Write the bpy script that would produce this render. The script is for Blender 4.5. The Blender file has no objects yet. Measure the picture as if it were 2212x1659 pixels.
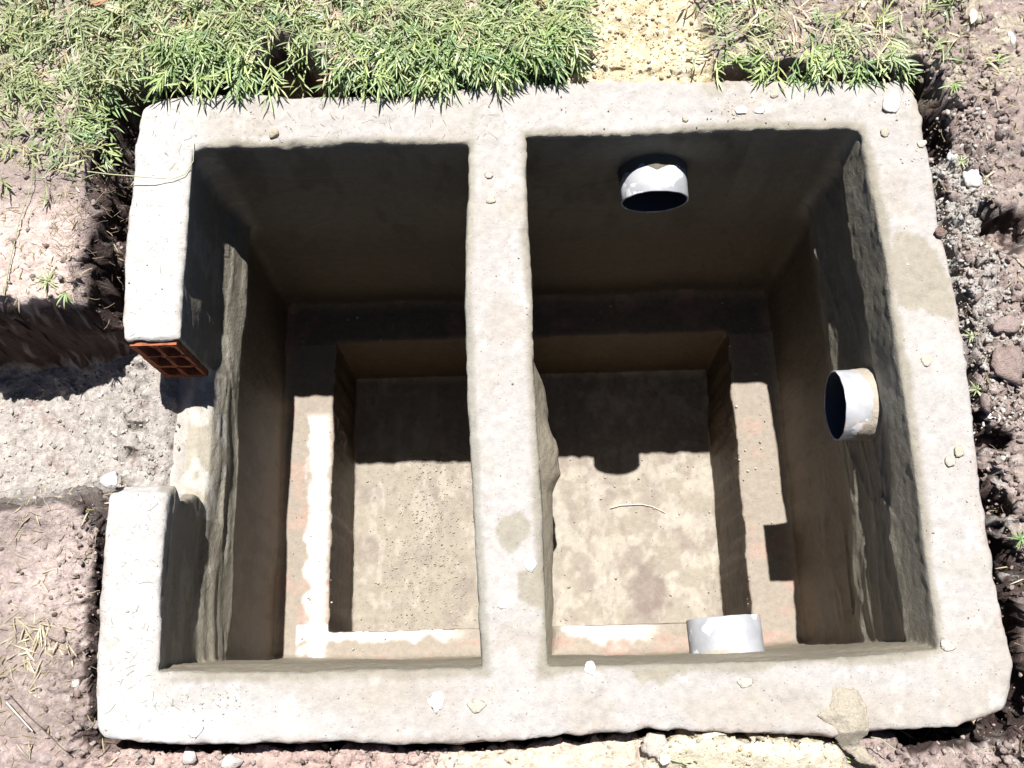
import bpy, math, random
import numpy as np
from mathutils import Matrix, Vector
random.seed(7); RNG = np.random.default_rng(7)
SC = bpy.context.scene
COL = SC.collection

# ------------------------------------------------------------------ camera
CAM_R = np.array([[0.9996289718683177, 0.02723083193960343, 0.0006327664396972394],
                  [-0.025984266612506326, 0.9603208322628455, -0.2776845638680804],
                  [-0.008169240484911822, 0.27756509311127886, 0.9606720994158344]])
CAM_C = np.array([0.71987381, -1.20842444, 2.14229006])
FPX = 2237.6463                      # focal length in pixels of a 2212 px wide picture
cd = bpy.data.cameras.new('camera'); cam = bpy.data.objects.new('camera', cd); COL.objects.link(cam)
cd.sensor_width = 36; cd.lens = 36 * FPX / 2212; cd.clip_start = .05; cd.clip_end = 500
M = Matrix.Identity(4)
for i in range(3):
    for j in range(3): M[i][j] = CAM_R[i][j]
    M[i][3] = CAM_C[i]
cam.matrix_world = M; SC.camera = cam

# ------------------------------------------------------------------ sky and sun
SUN_SLOPE = .307                     # metres of shadow towards -Y per metre of drop
sun_el = math.atan2(1, SUN_SLOPE)
w = bpy.data.worlds.new('World'); SC.world = w; w.use_nodes = True
nt = w.node_tree; nt.nodes.clear()
sky = nt.nodes.new('ShaderNodeTexSky'); sky.sky_type = 'NISHITA'; sky.sun_disc = False
sky.sun_elevation = sun_el; sky.sun_rotation = math.radians(0)
sky.air_density = .6; sky.dust_density = .1; sky.altitude = 2500
bg = nt.nodes.new('ShaderNodeBackground'); bg.inputs[1].default_value = .05
wo = nt.nodes.new('ShaderNodeOutputWorld')
nt.links.new(sky.outputs[0], bg.inputs[0]); nt.links.new(bg.outputs[0], wo.inputs[0])
sd = bpy.data.lights.new('sun', 'SUN'); sd.energy = 5.0; sd.angle = math.radians(.5); sd.color = (1, .98, .965)
so = bpy.data.objects.new('sun', sd); COL.objects.link(so)
SUN_DIR = Vector((0.0, SUN_SLOPE, 1)).normalized()
so.rotation_euler = SUN_DIR.to_track_quat('Z', 'Y').to_euler(); so.location = (0, 2, 6)
SC.view_settings.view_transform = 'Standard'; SC.view_settings.look = 'None'
SC.view_settings.gamma = 1; SC.view_settings.exposure = .93

# ------------------------------------------------------------------ helpers
def at(u, v, z=0.0):
    """world point at height z under a picture position (measured on the photograph)"""
    r = CAM_R @ np.array([(u - 1106) / FPX, -(v - 829.5) / FPX, -1.0])
    return CAM_C + r * (z - CAM_C[2]) / r[2]
def at_many(uv, z=0.0): return np.array([at(u, v, z)[:2] for u, v in uv])
def sstep(a, b, x):
    t = np.clip((x - a) / (b - a), 0, 1); return t * t * (3 - 2 * t)
def lerp(a, b, t): return a + (b - a) * t
def hsh(ix, iy, iz, seed):
    h = (ix.astype(np.uint32) * np.uint32(374761393) + iy.astype(np.uint32) * np.uint32(668265263)
         + iz.astype(np.uint32) * np.uint32(2147483647 - 1274126177 % 1000003) + np.uint32(seed * 974711 + 13))
    h = (h ^ (h >> np.uint32(13))) * np.uint32(1274126177)
    h = (h ^ (h >> np.uint32(16))) * np.uint32(2246822519)
    h = h ^ (h >> np.uint32(15))
    return h.astype(np.float32) / np.float32(4294967295.0)
def vnoise(x, y, z, seed=0):
    """value noise -1..1"""
    x = np.asarray(x, np.float32) + 500; y = np.asarray(y, np.float32) + 500; z = np.asarray(z, np.float32) + 500
    x, y, z = np.broadcast_arrays(x, y, z)
    fx, fy, fz = np.floor(x), np.floor(y), np.floor(z)
    ix, iy, iz = fx.astype(np.int64), fy.astype(np.int64), fz.astype(np.int64)
    tx, ty, tz = x - fx, y - fy, z - fz
    tx = tx * tx * (3 - 2 * tx); ty = ty * ty * (3 - 2 * ty); tz = tz * tz * (3 - 2 * tz)
    r = 0
    for a in (0, 1):
        for b in (0, 1):
            for c in (0, 1):
                wgt = (tx if a else 1 - tx) * (ty if b else 1 - ty) * (tz if c else 1 - tz)
                r = r + wgt * hsh(ix + a, iy + b, iz + c, seed)
    return r * 2 - 1
def fbm(x, y, z, s, o=3, seed=0, g=.5):
    r = 0; a = 1
    for k in range(o):
        r = r + a * vnoise(x * s, y * s, z * s, seed + k * 17); s *= 2.03; a *= g
    return r
def worley(x, y, s, seed=0):
    """distance to nearest and second feature, cell id (2-D)"""
    x = np.asarray(x, np.float32) * s + 500; y = np.asarray(y, np.float32) * s + 500
    ix, iy = np.floor(x).astype(np.int64), np.floor(y).astype(np.int64)
    d1 = np.full(x.shape, 9., np.float32); d2 = d1.copy(); cid = np.zeros_like(d1)
    z0 = np.zeros_like(ix)
    for a in (-1, 0, 1):
        for b in (-1, 0, 1):
            jx, jy = ix + a, iy + b
            px = jx + hsh(jx, jy, z0, seed); py = jy + hsh(jx, jy, z0 + 1, seed)
            d = np.hypot(px - x, py - y); c = hsh(jx, jy, z0 + 2, seed)
            n = d < d1
            d2 = np.where(n, d1, np.minimum(d2, d)); cid = np.where(n, c, cid); d1 = np.where(n, d, d1)
    return d1, d2, cid
def poly_sd(x, y, P):
    """signed distance to a polygon (negative inside)"""
    P = np.asarray(P, float); n = len(P); d = np.full(x.shape, 1e9); ins = np.zeros(x.shape, bool)
    for i in range(n):
        ax, ay = P[i]; bx, by = P[(i + 1) % n]
        ex, ey = bx - ax, by - ay; t = np.clip(((x - ax) * ex + (y - ay) * ey) / (ex * ex + ey * ey + 1e-12), 0, 1)
        d = np.minimum(d, np.hypot(x - ax - t * ex, y - ay - t * ey))
        c = ((ay > y) != (by > y)) & (x < (bx - ax) * (y - ay) / ((by - ay) + 1e-12) + ax)
        ins ^= c
    return np.where(ins, -d, d)
def tag(o, label=None, cat=None, group=None, kind=None):
    if label: o['label'] = label
    if cat: o['category'] = cat
    if group: o['group'] = group
    if kind: o['kind'] = kind
    return o
def mesh_obj(name, V, F, mat, parent=None, col=None, wet=None, smooth=True, normals=None):
    me = bpy.data.meshes.new(name)
    V = np.asarray(V, np.float32)
    if isinstance(F, np.ndarray):
        k = F.shape[1]; nf = len(F)
        me.vertices.add(len(V)); me.vertices.foreach_set('co', V.ravel())
        me.loops.add(nf * k); me.loops.foreach_set('vertex_index', F.astype(np.int32).ravel())
        me.polygons.add(nf); me.polygons.foreach_set('loop_start', np.arange(0, nf * k, k, dtype=np.int32))
        me.update(calc_edges=True); me.validate()
    else:
        me.from_pydata([tuple(map(float, v)) for v in V], [], F); me.update()
    if smooth: me.polygons.foreach_set('use_smooth', [True] * len(me.polygons))
    if col is not None:
        a = me.color_attributes.new('tint', 'FLOAT_COLOR', 'POINT')
        c = np.ones((len(V), 4), np.float32); c[:, :3] = col; c[:, 3] = 1 if wet is None else wet
        a.data.foreach_set('color', c.ravel())
    if normals is not None:
        me.normals_split_custom_set_from_vertices(normals)
    me.materials.append(mat)
    o = bpy.data.objects.new(name, me); COL.objects.link(o)
    if parent: o.parent = parent
    return o
def empty(name, loc=(0, 0, 0)):
    o = bpy.data.objects.new(name, None); COL.objects.link(o); o.location = loc; o.empty_display_size = .1; return o

# ------------------------------------------------------------------ materials
def new_mat(name):
    m = bpy.data.materials.new(name); m.use_nodes = True
    return m, m.node_tree, m.node_tree.nodes['Principled BSDF']
def tint_mat(name, var=.25, vscale=60, bumps=((380, .35, .002), (90, .4, .006)), rough=.92, wetrough=.45, speck=None):
    """vertex tint x fine noise, roughness falls where alpha (dryness) is low"""
    m, n, b = new_mat(name)
    A = n.nodes.new('ShaderNodeAttribute'); A.attribute_name = 'tint'
    tc = n.nodes.new('ShaderNodeTexCoord')
    n1 = n.nodes.new('ShaderNodeTexNoise'); n1.inputs['Scale'].default_value = vscale; n1.inputs['Detail'].default_value = 8
    n1.inputs['Roughness'].default_value = .65
    n.links.new(tc.outputs['Object'], n1.inputs['Vector'])
    mr = n.nodes.new('ShaderNodeMapRange'); mr.inputs[1].default_value = .3; mr.inputs[2].default_value = .7
    mr.inputs[3].default_value = 1 - var; mr.inputs[4].default_value = 1 + var
    n.links.new(n1.outputs['Fac'], mr.inputs[0])
    mx = n.nodes.new('ShaderNodeVectorMath'); mx.operation = 'SCALE'
    n.links.new(A.outputs['Color'], mx.inputs[0]); n.links.new(mr.outputs[0], mx.inputs['Scale'])
    out = mx.outputs[0]
    if speck:
        n2 = n.nodes.new('ShaderNodeTexNoise'); n2.inputs['Scale'].default_value = speck[0]; n2.inputs['Detail'].default_value = 3
        n.links.new(tc.outputs['Object'], n2.inputs['Vector'])
        cr = n.nodes.new('ShaderNodeMapRange'); cr.inputs[1].default_value = speck[1]; cr.inputs[2].default_value = speck[1] + .05
        n.links.new(n2.outputs['Fac'], cr.inputs[0])
        mc = n.nodes.new('ShaderNodeMix'); mc.data_type = 'RGBA'; mc.inputs[7].default_value = (*speck[2], 1)
        n.links.new(cr.outputs[0], mc.inputs[0]); n.links.new(out, mc.inputs[6]); out = mc.outputs[2]
    n.links.new(out, b.inputs['Base Color'])
    rr = n.nodes.new('ShaderNodeMapRange'); rr.inputs[3].default_value = wetrough; rr.inputs[4].default_value = rough
    n.links.new(A.outputs['Alpha'], rr.inputs[0]); n.links.new(rr.outputs[0], b.inputs['Roughness'])
    b.inputs['Specular IOR Level'].default_value = .35
    prev = None
    for sc_, st, dist in bumps:
        nn = n.nodes.new('ShaderNodeTexNoise'); nn.inputs['Scale'].default_value = sc_; nn.inputs['Detail'].default_value = 5
        nn.inputs['Roughness'].default_value = .6
        n.links.new(tc.outputs['Object'], nn.inputs['Vector'])
        bp = n.nodes.new('ShaderNodeBump'); bp.inputs['Strength'].default_value = st; bp.inputs['Distance'].default_value = dist
        n.links.new(nn.outputs['Fac'], bp.inputs['Height'])
        if prev: n.links.new(prev, bp.inputs['Normal'])
        prev = bp.outputs[0]
    n.links.new(prev, b.inputs['Normal'])
    return m
MAT_PLASTER = tint_mat('mortar_plaster', .12, 55, ((450, .5, .0025), (140, .45, .005), (30, .3, .010)), .92, .5, speck=(210, .665, (.15, .13, .11)))
MAT_SOIL = tint_mat('dry_soil', .28, 70, ((500, .7, .004), (160, .8, .008)), .96, .8)
MAT_SAND = tint_mat('loose_sand', .16, 200, ((600, .6, .003), (150, .7, .006)), .96, .9)
MAT_LUMP = tint_mat('mortar_crumb', .25, 200, ((500, .7, .003), (200, .7, .004)), .95, .7)
def leaf_mat():
    m, n, b = new_mat('grass_leaf')
    A = n.nodes.new('ShaderNodeAttribute'); A.attribute_name = 'tint'
    n.links.new(A.outputs['Color'], b.inputs['Base Color']); b.inputs['Roughness'].default_value = .42
    b.inputs['Specular IOR Level'].default_value = .6
    tr = n.nodes.new('ShaderNodeBsdfTranslucent'); n.links.new(A.outputs['Color'], tr.inputs[0])
    mx = n.nodes.new('ShaderNodeMixShader'); mx.inputs[0].default_value = .22
    n.links.new(b.outputs[0], mx.inputs[1]); n.links.new(tr.outputs[0], mx.inputs[2])
    n.links.new(mx.outputs[0], n.nodes['Material Output'].inputs[0])
    return m
MAT_LEAF = leaf_mat()
def simple(name, c, rough=.8, bump=None, var=None):
    m, n, b = new_mat(name); b.inputs['Base Color'].default_value = (*c, 1); b.inputs['Roughness'].default_value = rough
    tc = n.nodes.new('ShaderNodeTexCoord')
    if var:
        sc_, c2, thr = var
        nn = n.nodes.new('ShaderNodeTexNoise'); nn.inputs['Scale'].default_value = sc_; nn.inputs['Detail'].default_value = 6
        n.links.new(tc.outputs['Object'], nn.inputs['Vector'])
        r = n.nodes.new('ShaderNodeMapRange'); r.inputs[1].default_value = thr; r.inputs[2].default_value = thr + .08
        n.links.new(nn.outputs['Fac'], r.inputs[0])
        x = n.nodes.new('ShaderNodeMix'); x.data_type = 'RGBA'; x.inputs[6].default_value = (*c, 1); x.inputs[7].default_value = (*c2, 1)
        n.links.new(r.outputs[0], x.inputs[0]); n.links.new(x.outputs[2], b.inputs['Base Color'])
    if bump:
        nn = n.nodes.new('ShaderNodeTexNoise'); nn.inputs['Scale'].default_value = bump[0]; nn.inputs['Detail'].default_value = 5
        n.links.new(tc.outputs['Object'], nn.inputs['Vector'])
        bp = n.nodes.new('ShaderNodeBump'); bp.inputs['Strength'].default_value = bump[1]; bp.inputs['Distance'].default_value = bump[2]
        n.links.new(nn.outputs['Fac'], bp.inputs['Height']); n.links.new(bp.outputs[0], b.inputs['Normal'])
    return m
MAT_BRICK = simple('fired_clay', (.33, .105, .042), .9, (260, .8, .004), (45, (.24, .075, .035), .50))
MAT_PIPE_IN = simple('pipe_bore', (.055, .06, .075), .6)  # dark colour stands in for the shade inside the pipe
MAT_TWIG = simple('twig_bark', (.62, .55, .45), .8, (300, .4, .002))

# ------------------------------------------------------------------ measured plan of the box (metres, z = 0 at the rim)
def fn(pts):
    P = np.array(sorted(pts)); return lambda t: np.interp(t, P[:, 0], P[:, 1]).astype(np.float32)
oL = fn([(.2, -.12), (.10, -.131), (-.009, -.139), (-.274, -.142), (-.417, -.134), (-.464, -.126), (-.813, -.135), (-1.027, -.133), (-1.163, -.131), (-1.292, -.118), (-1.4, -.118)])
oF = fn([(-.2, .105), (-.106, .128), (-.031, .143), (.133, .134), (.296, .126), (.459, .124), (.622, .137), (.731, .149), (.949, .149), (1.22, .141), (1.437, .134), (1.67, .129), (1.8, .12)])
oR = fn([(.2, 1.66), (.031, 1.684), (-.088, 1.689), (-.238, 1.689), (-.427, 1.703), (-.607, 1.701), (-.74, 1.696), (-.887, 1.689), (-1.075, 1.693), (-1.193, 1.702), (-1.255, 1.706), (-1.4, 1.69)])
oN = fn([(1.75, -1.285), (1.667, -1.295), (1.556, -1.312), (1.465, -1.314), (1.328, -1.323), (.958, -1.301), (.785, -1.311), (.603, -1.32), (.513, -1.317), (.331, -1.308), (.204, -1.308), (.059, -1.306), (-.115, -1.292), (-.2, -1.288)])
aLl = fn([(.1, -.006), (-.188, -.004), (-.322, -.007), (-.467, -.008), (-.802, -.006), (-.984, -.009), (-1.3, -.001)])
aF = fn([(-.1, .004), (.192, -.002), (.406, .001), (.631, -.008), (.8, -.008)])
aR_ = fn([(.1, .633), (-.115, .632), (-.229, .624), (-.396, .619), (-.608, .622), (-.76, .626), (-.954, .635), (-1.177, .642), (-1.3, .645)])
aN = fn([(-.1, -1.167), (.236, -1.177), (.642, -1.178)])
bLl = fn([(.1, .766), (-.176, .765), (-.345, .770), (-.507, .767), (-.663, .768), (-.813, .774), (-1.051, .774), (-1.3, .776)])
bF = fn([(.7, .011), (.835, .007), (.995, .003), (1.156, .006), (1.263, .011), (1.541, .003), (1.7, .003)])
bR = fn([(.1, 1.540), (.001, 1.541), (-.142, 1.549), (-.324, 1.557), (-.53, 1.557), (-.736, 1.559), (-.979, 1.556), (-1.17, 1.558), (-1.3, 1.558)])
bN = fn([(.7, -1.178), (.776, -1.178), (1.159, -1.183), (1.344, -1.179), (1.558, -1.167), (1.7, -1.165)])
Z1, Z2 = -1.035, -1.466              # ledge and pit floor
PL, PR, PF, PN = .150, 1.416, -.135, -1.046
NY1, NY0, NZ = -.466, -.790, -.262   # outlet notch
PIPES = [((1.081, .0, -.182), 'y', -.070), ((1.554, -.597, -.225), 'x', 1.480), ((1.184, -1.172, -.235), 'n', -1.076)]
def smax(a, b, k):
    h = np.maximum(k - np.abs(a - b), 0) / k
    return np.maximum(a, b) + h * h * k * .25
def smin(a, b, k): return -smax(-a, -b, k)
def s_out(x, y):
    a = smax(oL(y) - x, x - oR(y), .05); b = smax(y - oF(x), oN(x) - y, .05)
    return smax(a, b, .035)

def plates(a, b, s, seed):
    """overlapping trowel strokes: tilted flat facets with sharp seams"""
    a, b = np.broadcast_arrays(np.asarray(a, np.float32), np.asarray(b, np.float32))
    wa = a + .25 / s * vnoise(a * s * 1.3, b * s * 1.3, 0, seed + 1); wb = b + .25 / s * vnoise(a * s * 1.3, b * s * 1.3, 4, seed + 2)
    d1, d2, cid = worley(wa, wb, s, seed)
    return (cid - .5) + .9 * (np.modf(cid * 7.31)[0] - .5) * d1 * 2 + .35 * np.exp(-((d2 - d1) / .10) ** 2) * (cid > .45)
def left_profile(y, z):
    wob = .03 * vnoise(y * 5, z * 0, 0, 3) + .005 * vnoise(y * 21, 0, 0, 4)
    zz = z - wob
    amp = .95 + .25 * vnoise(y * 3.1, 2, 0, 5)
    base = np.interp(zz, [-1.1, -.62, -.47, -.435, -.42, -.29, -.22, -.08, -.03, 0], [-.006, -.004, .003, .010, .024, -.006, -.013, -.012, -.004, 0]).astype(np.float32)
    base = np.where(base < 0, base * lerp(.75, .1, sstep(-.28, -.36, y) * sstep(-.90, -.82, y)), base) + .010 * np.exp(-((z + .335) / .05) ** 2) * sstep(-.40, -.47, y)
    st = .0028 * vnoise(y * 6, z * 45, 0, 6) * sstep(-.6, -.3, z) * sstep(-.2, -.3, z)
    g = .0012 * vnoise(y * 4, z * 60, 1, 8) * sstep(-.45, -.3, z) * sstep(-.2, -.3, z)
    return base * amp + st + g + .0018 * plates(y * .5, z * 1.4, 6, 700) * sstep(-.50, -.42, z) + .0022 * np.exp(-((z + .36 + .05 * vnoise(y * 4, 0, 0, 701)) / .006) ** 2) * (vnoise(y * 5, 3, 0, 702) > -.2) + .004 * vnoise(y * 6, z * 6, 2, 7)
def right_profile(y, z):
    wob = .030 * vnoise(y * 4.3, 0, 0, 13) + .012 * vnoise(y * 17, 0, 0, 14)
    zz = z - wob * sstep(0, -.1, z)
    base = np.interp(zz, [-1.1, -.60, -.46, -.43, -.40, -.22, -.15, -.135, -.03, 0], [-.014, -.010, .002, .008, .019, -.003, -.002, .014, .003, 0]).astype(np.float32)
    band = sstep(-.50, -.40, z) * sstep(-.10, -.18, z)
    r1 = 1 - np.abs(vnoise(y * 3.2 + z * 5, z * 15, 0, 15)); r2 = 1 - np.abs(vnoise(y * 7 - z * 8, z * 24, 3, 16))
    ridge = (.005 * r1 ** 6 + .002 * r2 ** 8) * band
    near = sstep(-.70, -.95, y)
    fold = .008 * near * sstep(-.3, -.6, z) * sstep(-.9, -.7, z) * (1 - np.abs(vnoise(y * 6 + 3 * z, z * 8, 4, 19))) ** 6
    hol = -.006 * sstep(.2, .8, vnoise(y * 5, z * 9, 5, 18)) * band
    flatten = 1 - .75 * np.exp(-((y + .597) / .10) ** 2 - ((z + .2) / .12) ** 2)
    return (base * (.85 + .3 * vnoise(y * 4, 1, 0, 17)) + ridge + hol) * flatten + fold + (.0038 * plates(y * .5, z * .9, 6, 710) * band + .004 * plates(y * .5, z * 1.1, 5, 712) * near * sstep(-.35, -.45, z) * sstep(-1, -.8, z)) * (flatten > .6) + .003 * vnoise(y * 6, z * 6, 9, 20)

def near_profile(x, z):
    p_ = np.interp(z, [-1.1, -1.0, -.8, -.3, -.10, -.03, 0], [.048, .046, .036, .028, .019, .007, 0]).astype(np.float32)
    return p_ * (1 + .15 * vnoise(x * 6, z * 4, 0, 44)) + .0015 * vnoise(x * 8, z * 30, 0, 45)
def build_field(X, Y, Z):
    x = X[:, None, None]; y = Y[None, :, None]; z = Z[None, None, :]
    x2, y2 = X[:, None], Y[None, :]
    so_ = s_out(x2, y2)[:, :, None]
    dl = left_profile(Y[:, None], Z[None, :])[None]; dr = right_profile(Y[:, None], Z[None, :])[None]
    dn = near_profile(X[:, None], Z[None, :])[:, None, :]
    # bulge of the partition's foot, right side and left side (y, z)
    yy, zz = Y[:, None], Z[None, :]
    hb = np.interp(yy, [-1.18, -.80, -.66, -.60, -.53, -.45, -.32, -.25, -.15], [.035, .052, .060, .084, .090, .060, .048, .02, 0]).astype(np.float32)
    fr = (hb * 1.06 * sstep(-.70, -1.0, zz) * (1 + .10 * vnoise(yy * 8, zz * 9, 0, 30) + .05 * vnoise(yy * 40, zz * 40, 0, 31)) )[None].astype(np.float32)
    fl = (.035 * sstep(-.52, -.58, yy) * sstep(-.75, -1.0, zz) * (1 - .6 * sstep(-.66, -.7, yy)))[None].astype(np.float32)
    c1 = np.maximum(smax(aLl(Y)[None, :, None] + dl - x, x - aR_(Y)[None, :, None] + fl, .012),
                    smax(y - aF(X)[:, None, None], aN(X)[:, None, None] + dn - y, .01))
    c1 = smax(c1, smax(aLl(Y)[None, :, None] + dl - x, y - aF(X)[:, None, None], .03), .001)
    c1 = smax(c1, Z1 - z, .035)
    c2 = np.maximum(smax(bLl(Y)[None, :, None] + fr - x, x - bR(Y)[None, :, None] + dr, .012),
                    smax(y - bF(X)[:, None, None], bN(X)[:, None, None] + dn - y, .01))
    c2 = smax(c2, smax(x - bR(Y)[None, :, None] + dr, y - bF(X)[:, None, None], .03), .001)
    c2 = smax(c2, Z1 - z, .045)
    void = np.minimum(c1, c2)
    pw = .0035 * vnoise(Y * 9, 0, 0, 33)[None, :, None] + .0025 * vnoise(Y * 40, 0, 0, 34)[None, :, None]
    p = np.maximum(np.maximum(PL + pw - x, x - PR - pw), np.maximum(y - PF, PN - y))
    dv = np.minimum(x - (aR_(Y)[None, :, None] + .0 - fl), (bLl(Y)[None, :, None] + .85 * hb[:, 0][None, :, None]) - x)   # foot of the partition inside the pit (positive inside)
    p = np.maximum(p, dv)
    p = smax(p, Z2 - z, .02)
    p = np.maximum(p, z - (Z1 + .05))
    void = smin(void, p, .008)
    # outlet notch through the left wall
    nz = NZ + .012 * vnoise(X * 20, 0, 0, 35)[:, None, None] - .03 * sstep(-.02, -.13, x)
    n = np.maximum(np.maximum(y - NY1, NY0 + .02 * vnoise(z * 20, 0, 0, 36) + .07 * sstep(-.01, .01, x) * sstep(-.26, -.12, -z - .38) - y), np.maximum(nz - z, x - .03))
    void = smin(void, n, .006)
    # cavity that takes the exposed hollow brick
    bk = np.maximum(np.maximum(-.1205 - x, x + .0165), np.maximum(np.maximum(NY1 - .03 - y, y + .34), np.maximum(-.258 - z, z + .015)))
    for (cx, cy, cz), ax, tip in PIPES:
        if ax == 'x': bore = np.maximum(np.hypot(y - cy, z - cz) - .0785, np.maximum(1.47 - x, x - 1.66))
        elif ax == 'y': bore = np.maximum(np.hypot(x - cx, z - cz) - .0785, np.maximum(-.1 - y, y - .11))
        else: bore = np.maximum(np.hypot(x - cx, z - cz) - .0785, np.maximum(-1.28 - y, y + 1.07))
        void = np.minimum(void, bore)
        # collar of mortar around the pipe
    body = smax(so_ + 0 * z, z + 0 * x, .010)
    body = smax(body, -void, .010)
    body = np.maximum(body, -bk)
    return body.astype(np.float32)

def surface_nets(F, X, Y, Z):
    S = F < 0
    nx, ny, nz = F.shape
    cnt = np.zeros((nx - 1, ny - 1, nz - 1), np.int8)
    for a in (0, 1):
        for b in (0, 1):
            for c in (0, 1): cnt += S[a:nx - 1 + a, b:ny - 1 + b, c:nz - 1 + c]
    act = (cnt > 0) & (cnt < 8)
    I, J, K = np.nonzero(act)
    idx = np.full(act.shape, -1, np.int32); idx[I, J, K] = np.arange(len(I), dtype=np.int32)
    acc = np.zeros((len(I), 3)); num = np.zeros(len(I))
    corners = [(a, b, c) for a in (0, 1) for b in (0, 1) for c in (0, 1)]
    G = (X, Y, Z)
    for p in corners:
        for ax in range(3):
            if p[ax]: continue
            q = list(p); q[ax] = 1
            v0 = F[I + p[0], J + p[1], K + p[2]]; v1 = F[I + q[0], J + q[1], K + q[2]]
            m = (v0 < 0) != (v1 < 0)
            t = np.where(m, v0 / np.where(m, v0 - v1, 1), 0)
            P = np.stack([X[I + p[0]], Y[J + p[1]], Z[K + p[2]]], 1).astype(float)
            Q = np.stack([X[I + q[0]], Y[J + q[1]], Z[K + q[2]]], 1)
            acc += np.where(m[:, None], P + t[:, None] * (Q - P), 0); num += m
    V = acc / num[:, None]
    quads = []
    for ax in range(3):
        s0 = [slice(None)] * 3; s1 = [slice(None)] * 3
        s0[ax] = slice(0, -1); s1[ax] = slice(1, None)
        A = S[tuple(s0)]; B = S[tuple(s1)]
        E = np.stack(np.nonzero(A != B), 1)
        o = [d for d in range(3) if d != ax]
        ok = np.ones(len(E), bool)
        for d in o: ok &= (E[:, d] > 0) & (E[:, d] < F.shape[d] - 1)
        E = E[ok]
        def g(da, db):
            T = E.copy(); T[:, o[0]] += da; T[:, o[1]] += db
            return idx[T[:, 0], T[:, 1], T[:, 2]]
        q = np.stack([g(-1, -1), g(0, -1), g(0, 0), g(-1, 0)], 1)
        ins = A[E[:, 0], E[:, 1], E[:, 2]]
        flip = ins if ax != 1 else ~ins
        q[~flip] = q[~flip][:, ::-1]
        quads.append(q)
    Q = np.concatenate(quads); Q = Q[(Q >= 0).all(1)]
    return V.astype(np.float32), Q

H = .006
gx = np.arange(-.175, 1.745, H).astype(np.float32)
gy = np.arange(-1.36, .19, H).astype(np.float32)
gz = np.concatenate([np.arange(-1.53, -.5, .010), np.arange(-.5, .035, .0055)]).astype(np.float32)
FLD = build_field(gx, gy, gz)
# surface roughness only in a thin band
I, J, K = np.nonzero(np.abs(FLD) < .022)
bx, by, bz = gx[I], gy[J], gz[K]
top = sstep(-.03, -.005, bz); pitz = sstep(Z1 + .02, Z1 - .03, bz)
rough = (.0012 * fbm(bx, by, bz, 9, 2, 50) + .0008 * fbm(bx, by, bz, 75, 2, 55))
rough = rough * (1 - .35 * top) * (1 + 1.0 * pitz)
# crumbs where the inner arris was torn
edge = np.exp(-((bz + .012) / .016) ** 2)
rough += edge * .0022 * fbm(bx, by, bz, 42, 3, 60) * (1 + (by > -.05))
# outer chipped corner bottom right, knobs along the outer near edge
chip = poly_sd(bx, by, at_many([(2185, 1440), (2230, 1440), (2230, 1570), (2080, 1600), (2110, 1550), (2165, 1525)]))
rough += np.where(chip < 0, np.minimum(-chip, .03), 0)
rough += .0035 * sstep(-1.27, -1.31, by) * fbm(bx, by, bz, 30, 2, 62)
# long trowel marks on the far walls, faint
rough += .0016 * plates(bx, by, 8, 720) * sstep(-.012, -.004, bz)
rough += .0022 * plates(bx, bz * 1.5, 5, 725) * (np.abs(by) < .04) * sstep(-.02, -.05, bz)
FLD[I, J, K] += rough.astype(np.float32)
V, Q = surface_nets(FLD, gx, gy, gz)
del FLD
me = bpy.data.meshes.new('tmp'); me.vertices.add(len(V)); me.vertices.foreach_set('co', V.ravel())
def vert_normals(V, Q):
    a = V[Q[:, 2]] - V[Q[:, 0]]; b = V[Q[:, 3]] - V[Q[:, 1]]; fnm = np.cross(a, b)
    N = np.zeros_like(V)
    for k in range(4):
        for c in range(3): N[:, c] += np.bincount(Q[:, k], fnm[:, c], len(V))
    return N / (np.linalg.norm(N, axis=1, keepdims=True) + 1e-12), fnm
N, FN = vert_normals(V, Q)
# orientation check: rim must face up
cz_ = V[Q].mean(1)
upm = (cz_[:, 2] > -.004) & (np.abs(FN[:, 2]) > .8 * np.linalg.norm(FN, axis=1))
if FN[upm, 2].mean() < 0: Q = Q[:, ::-1]; N = -N; FN = -FN
for ax in (0, 1):            # every axis family checked once against the solid side
    pass

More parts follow.
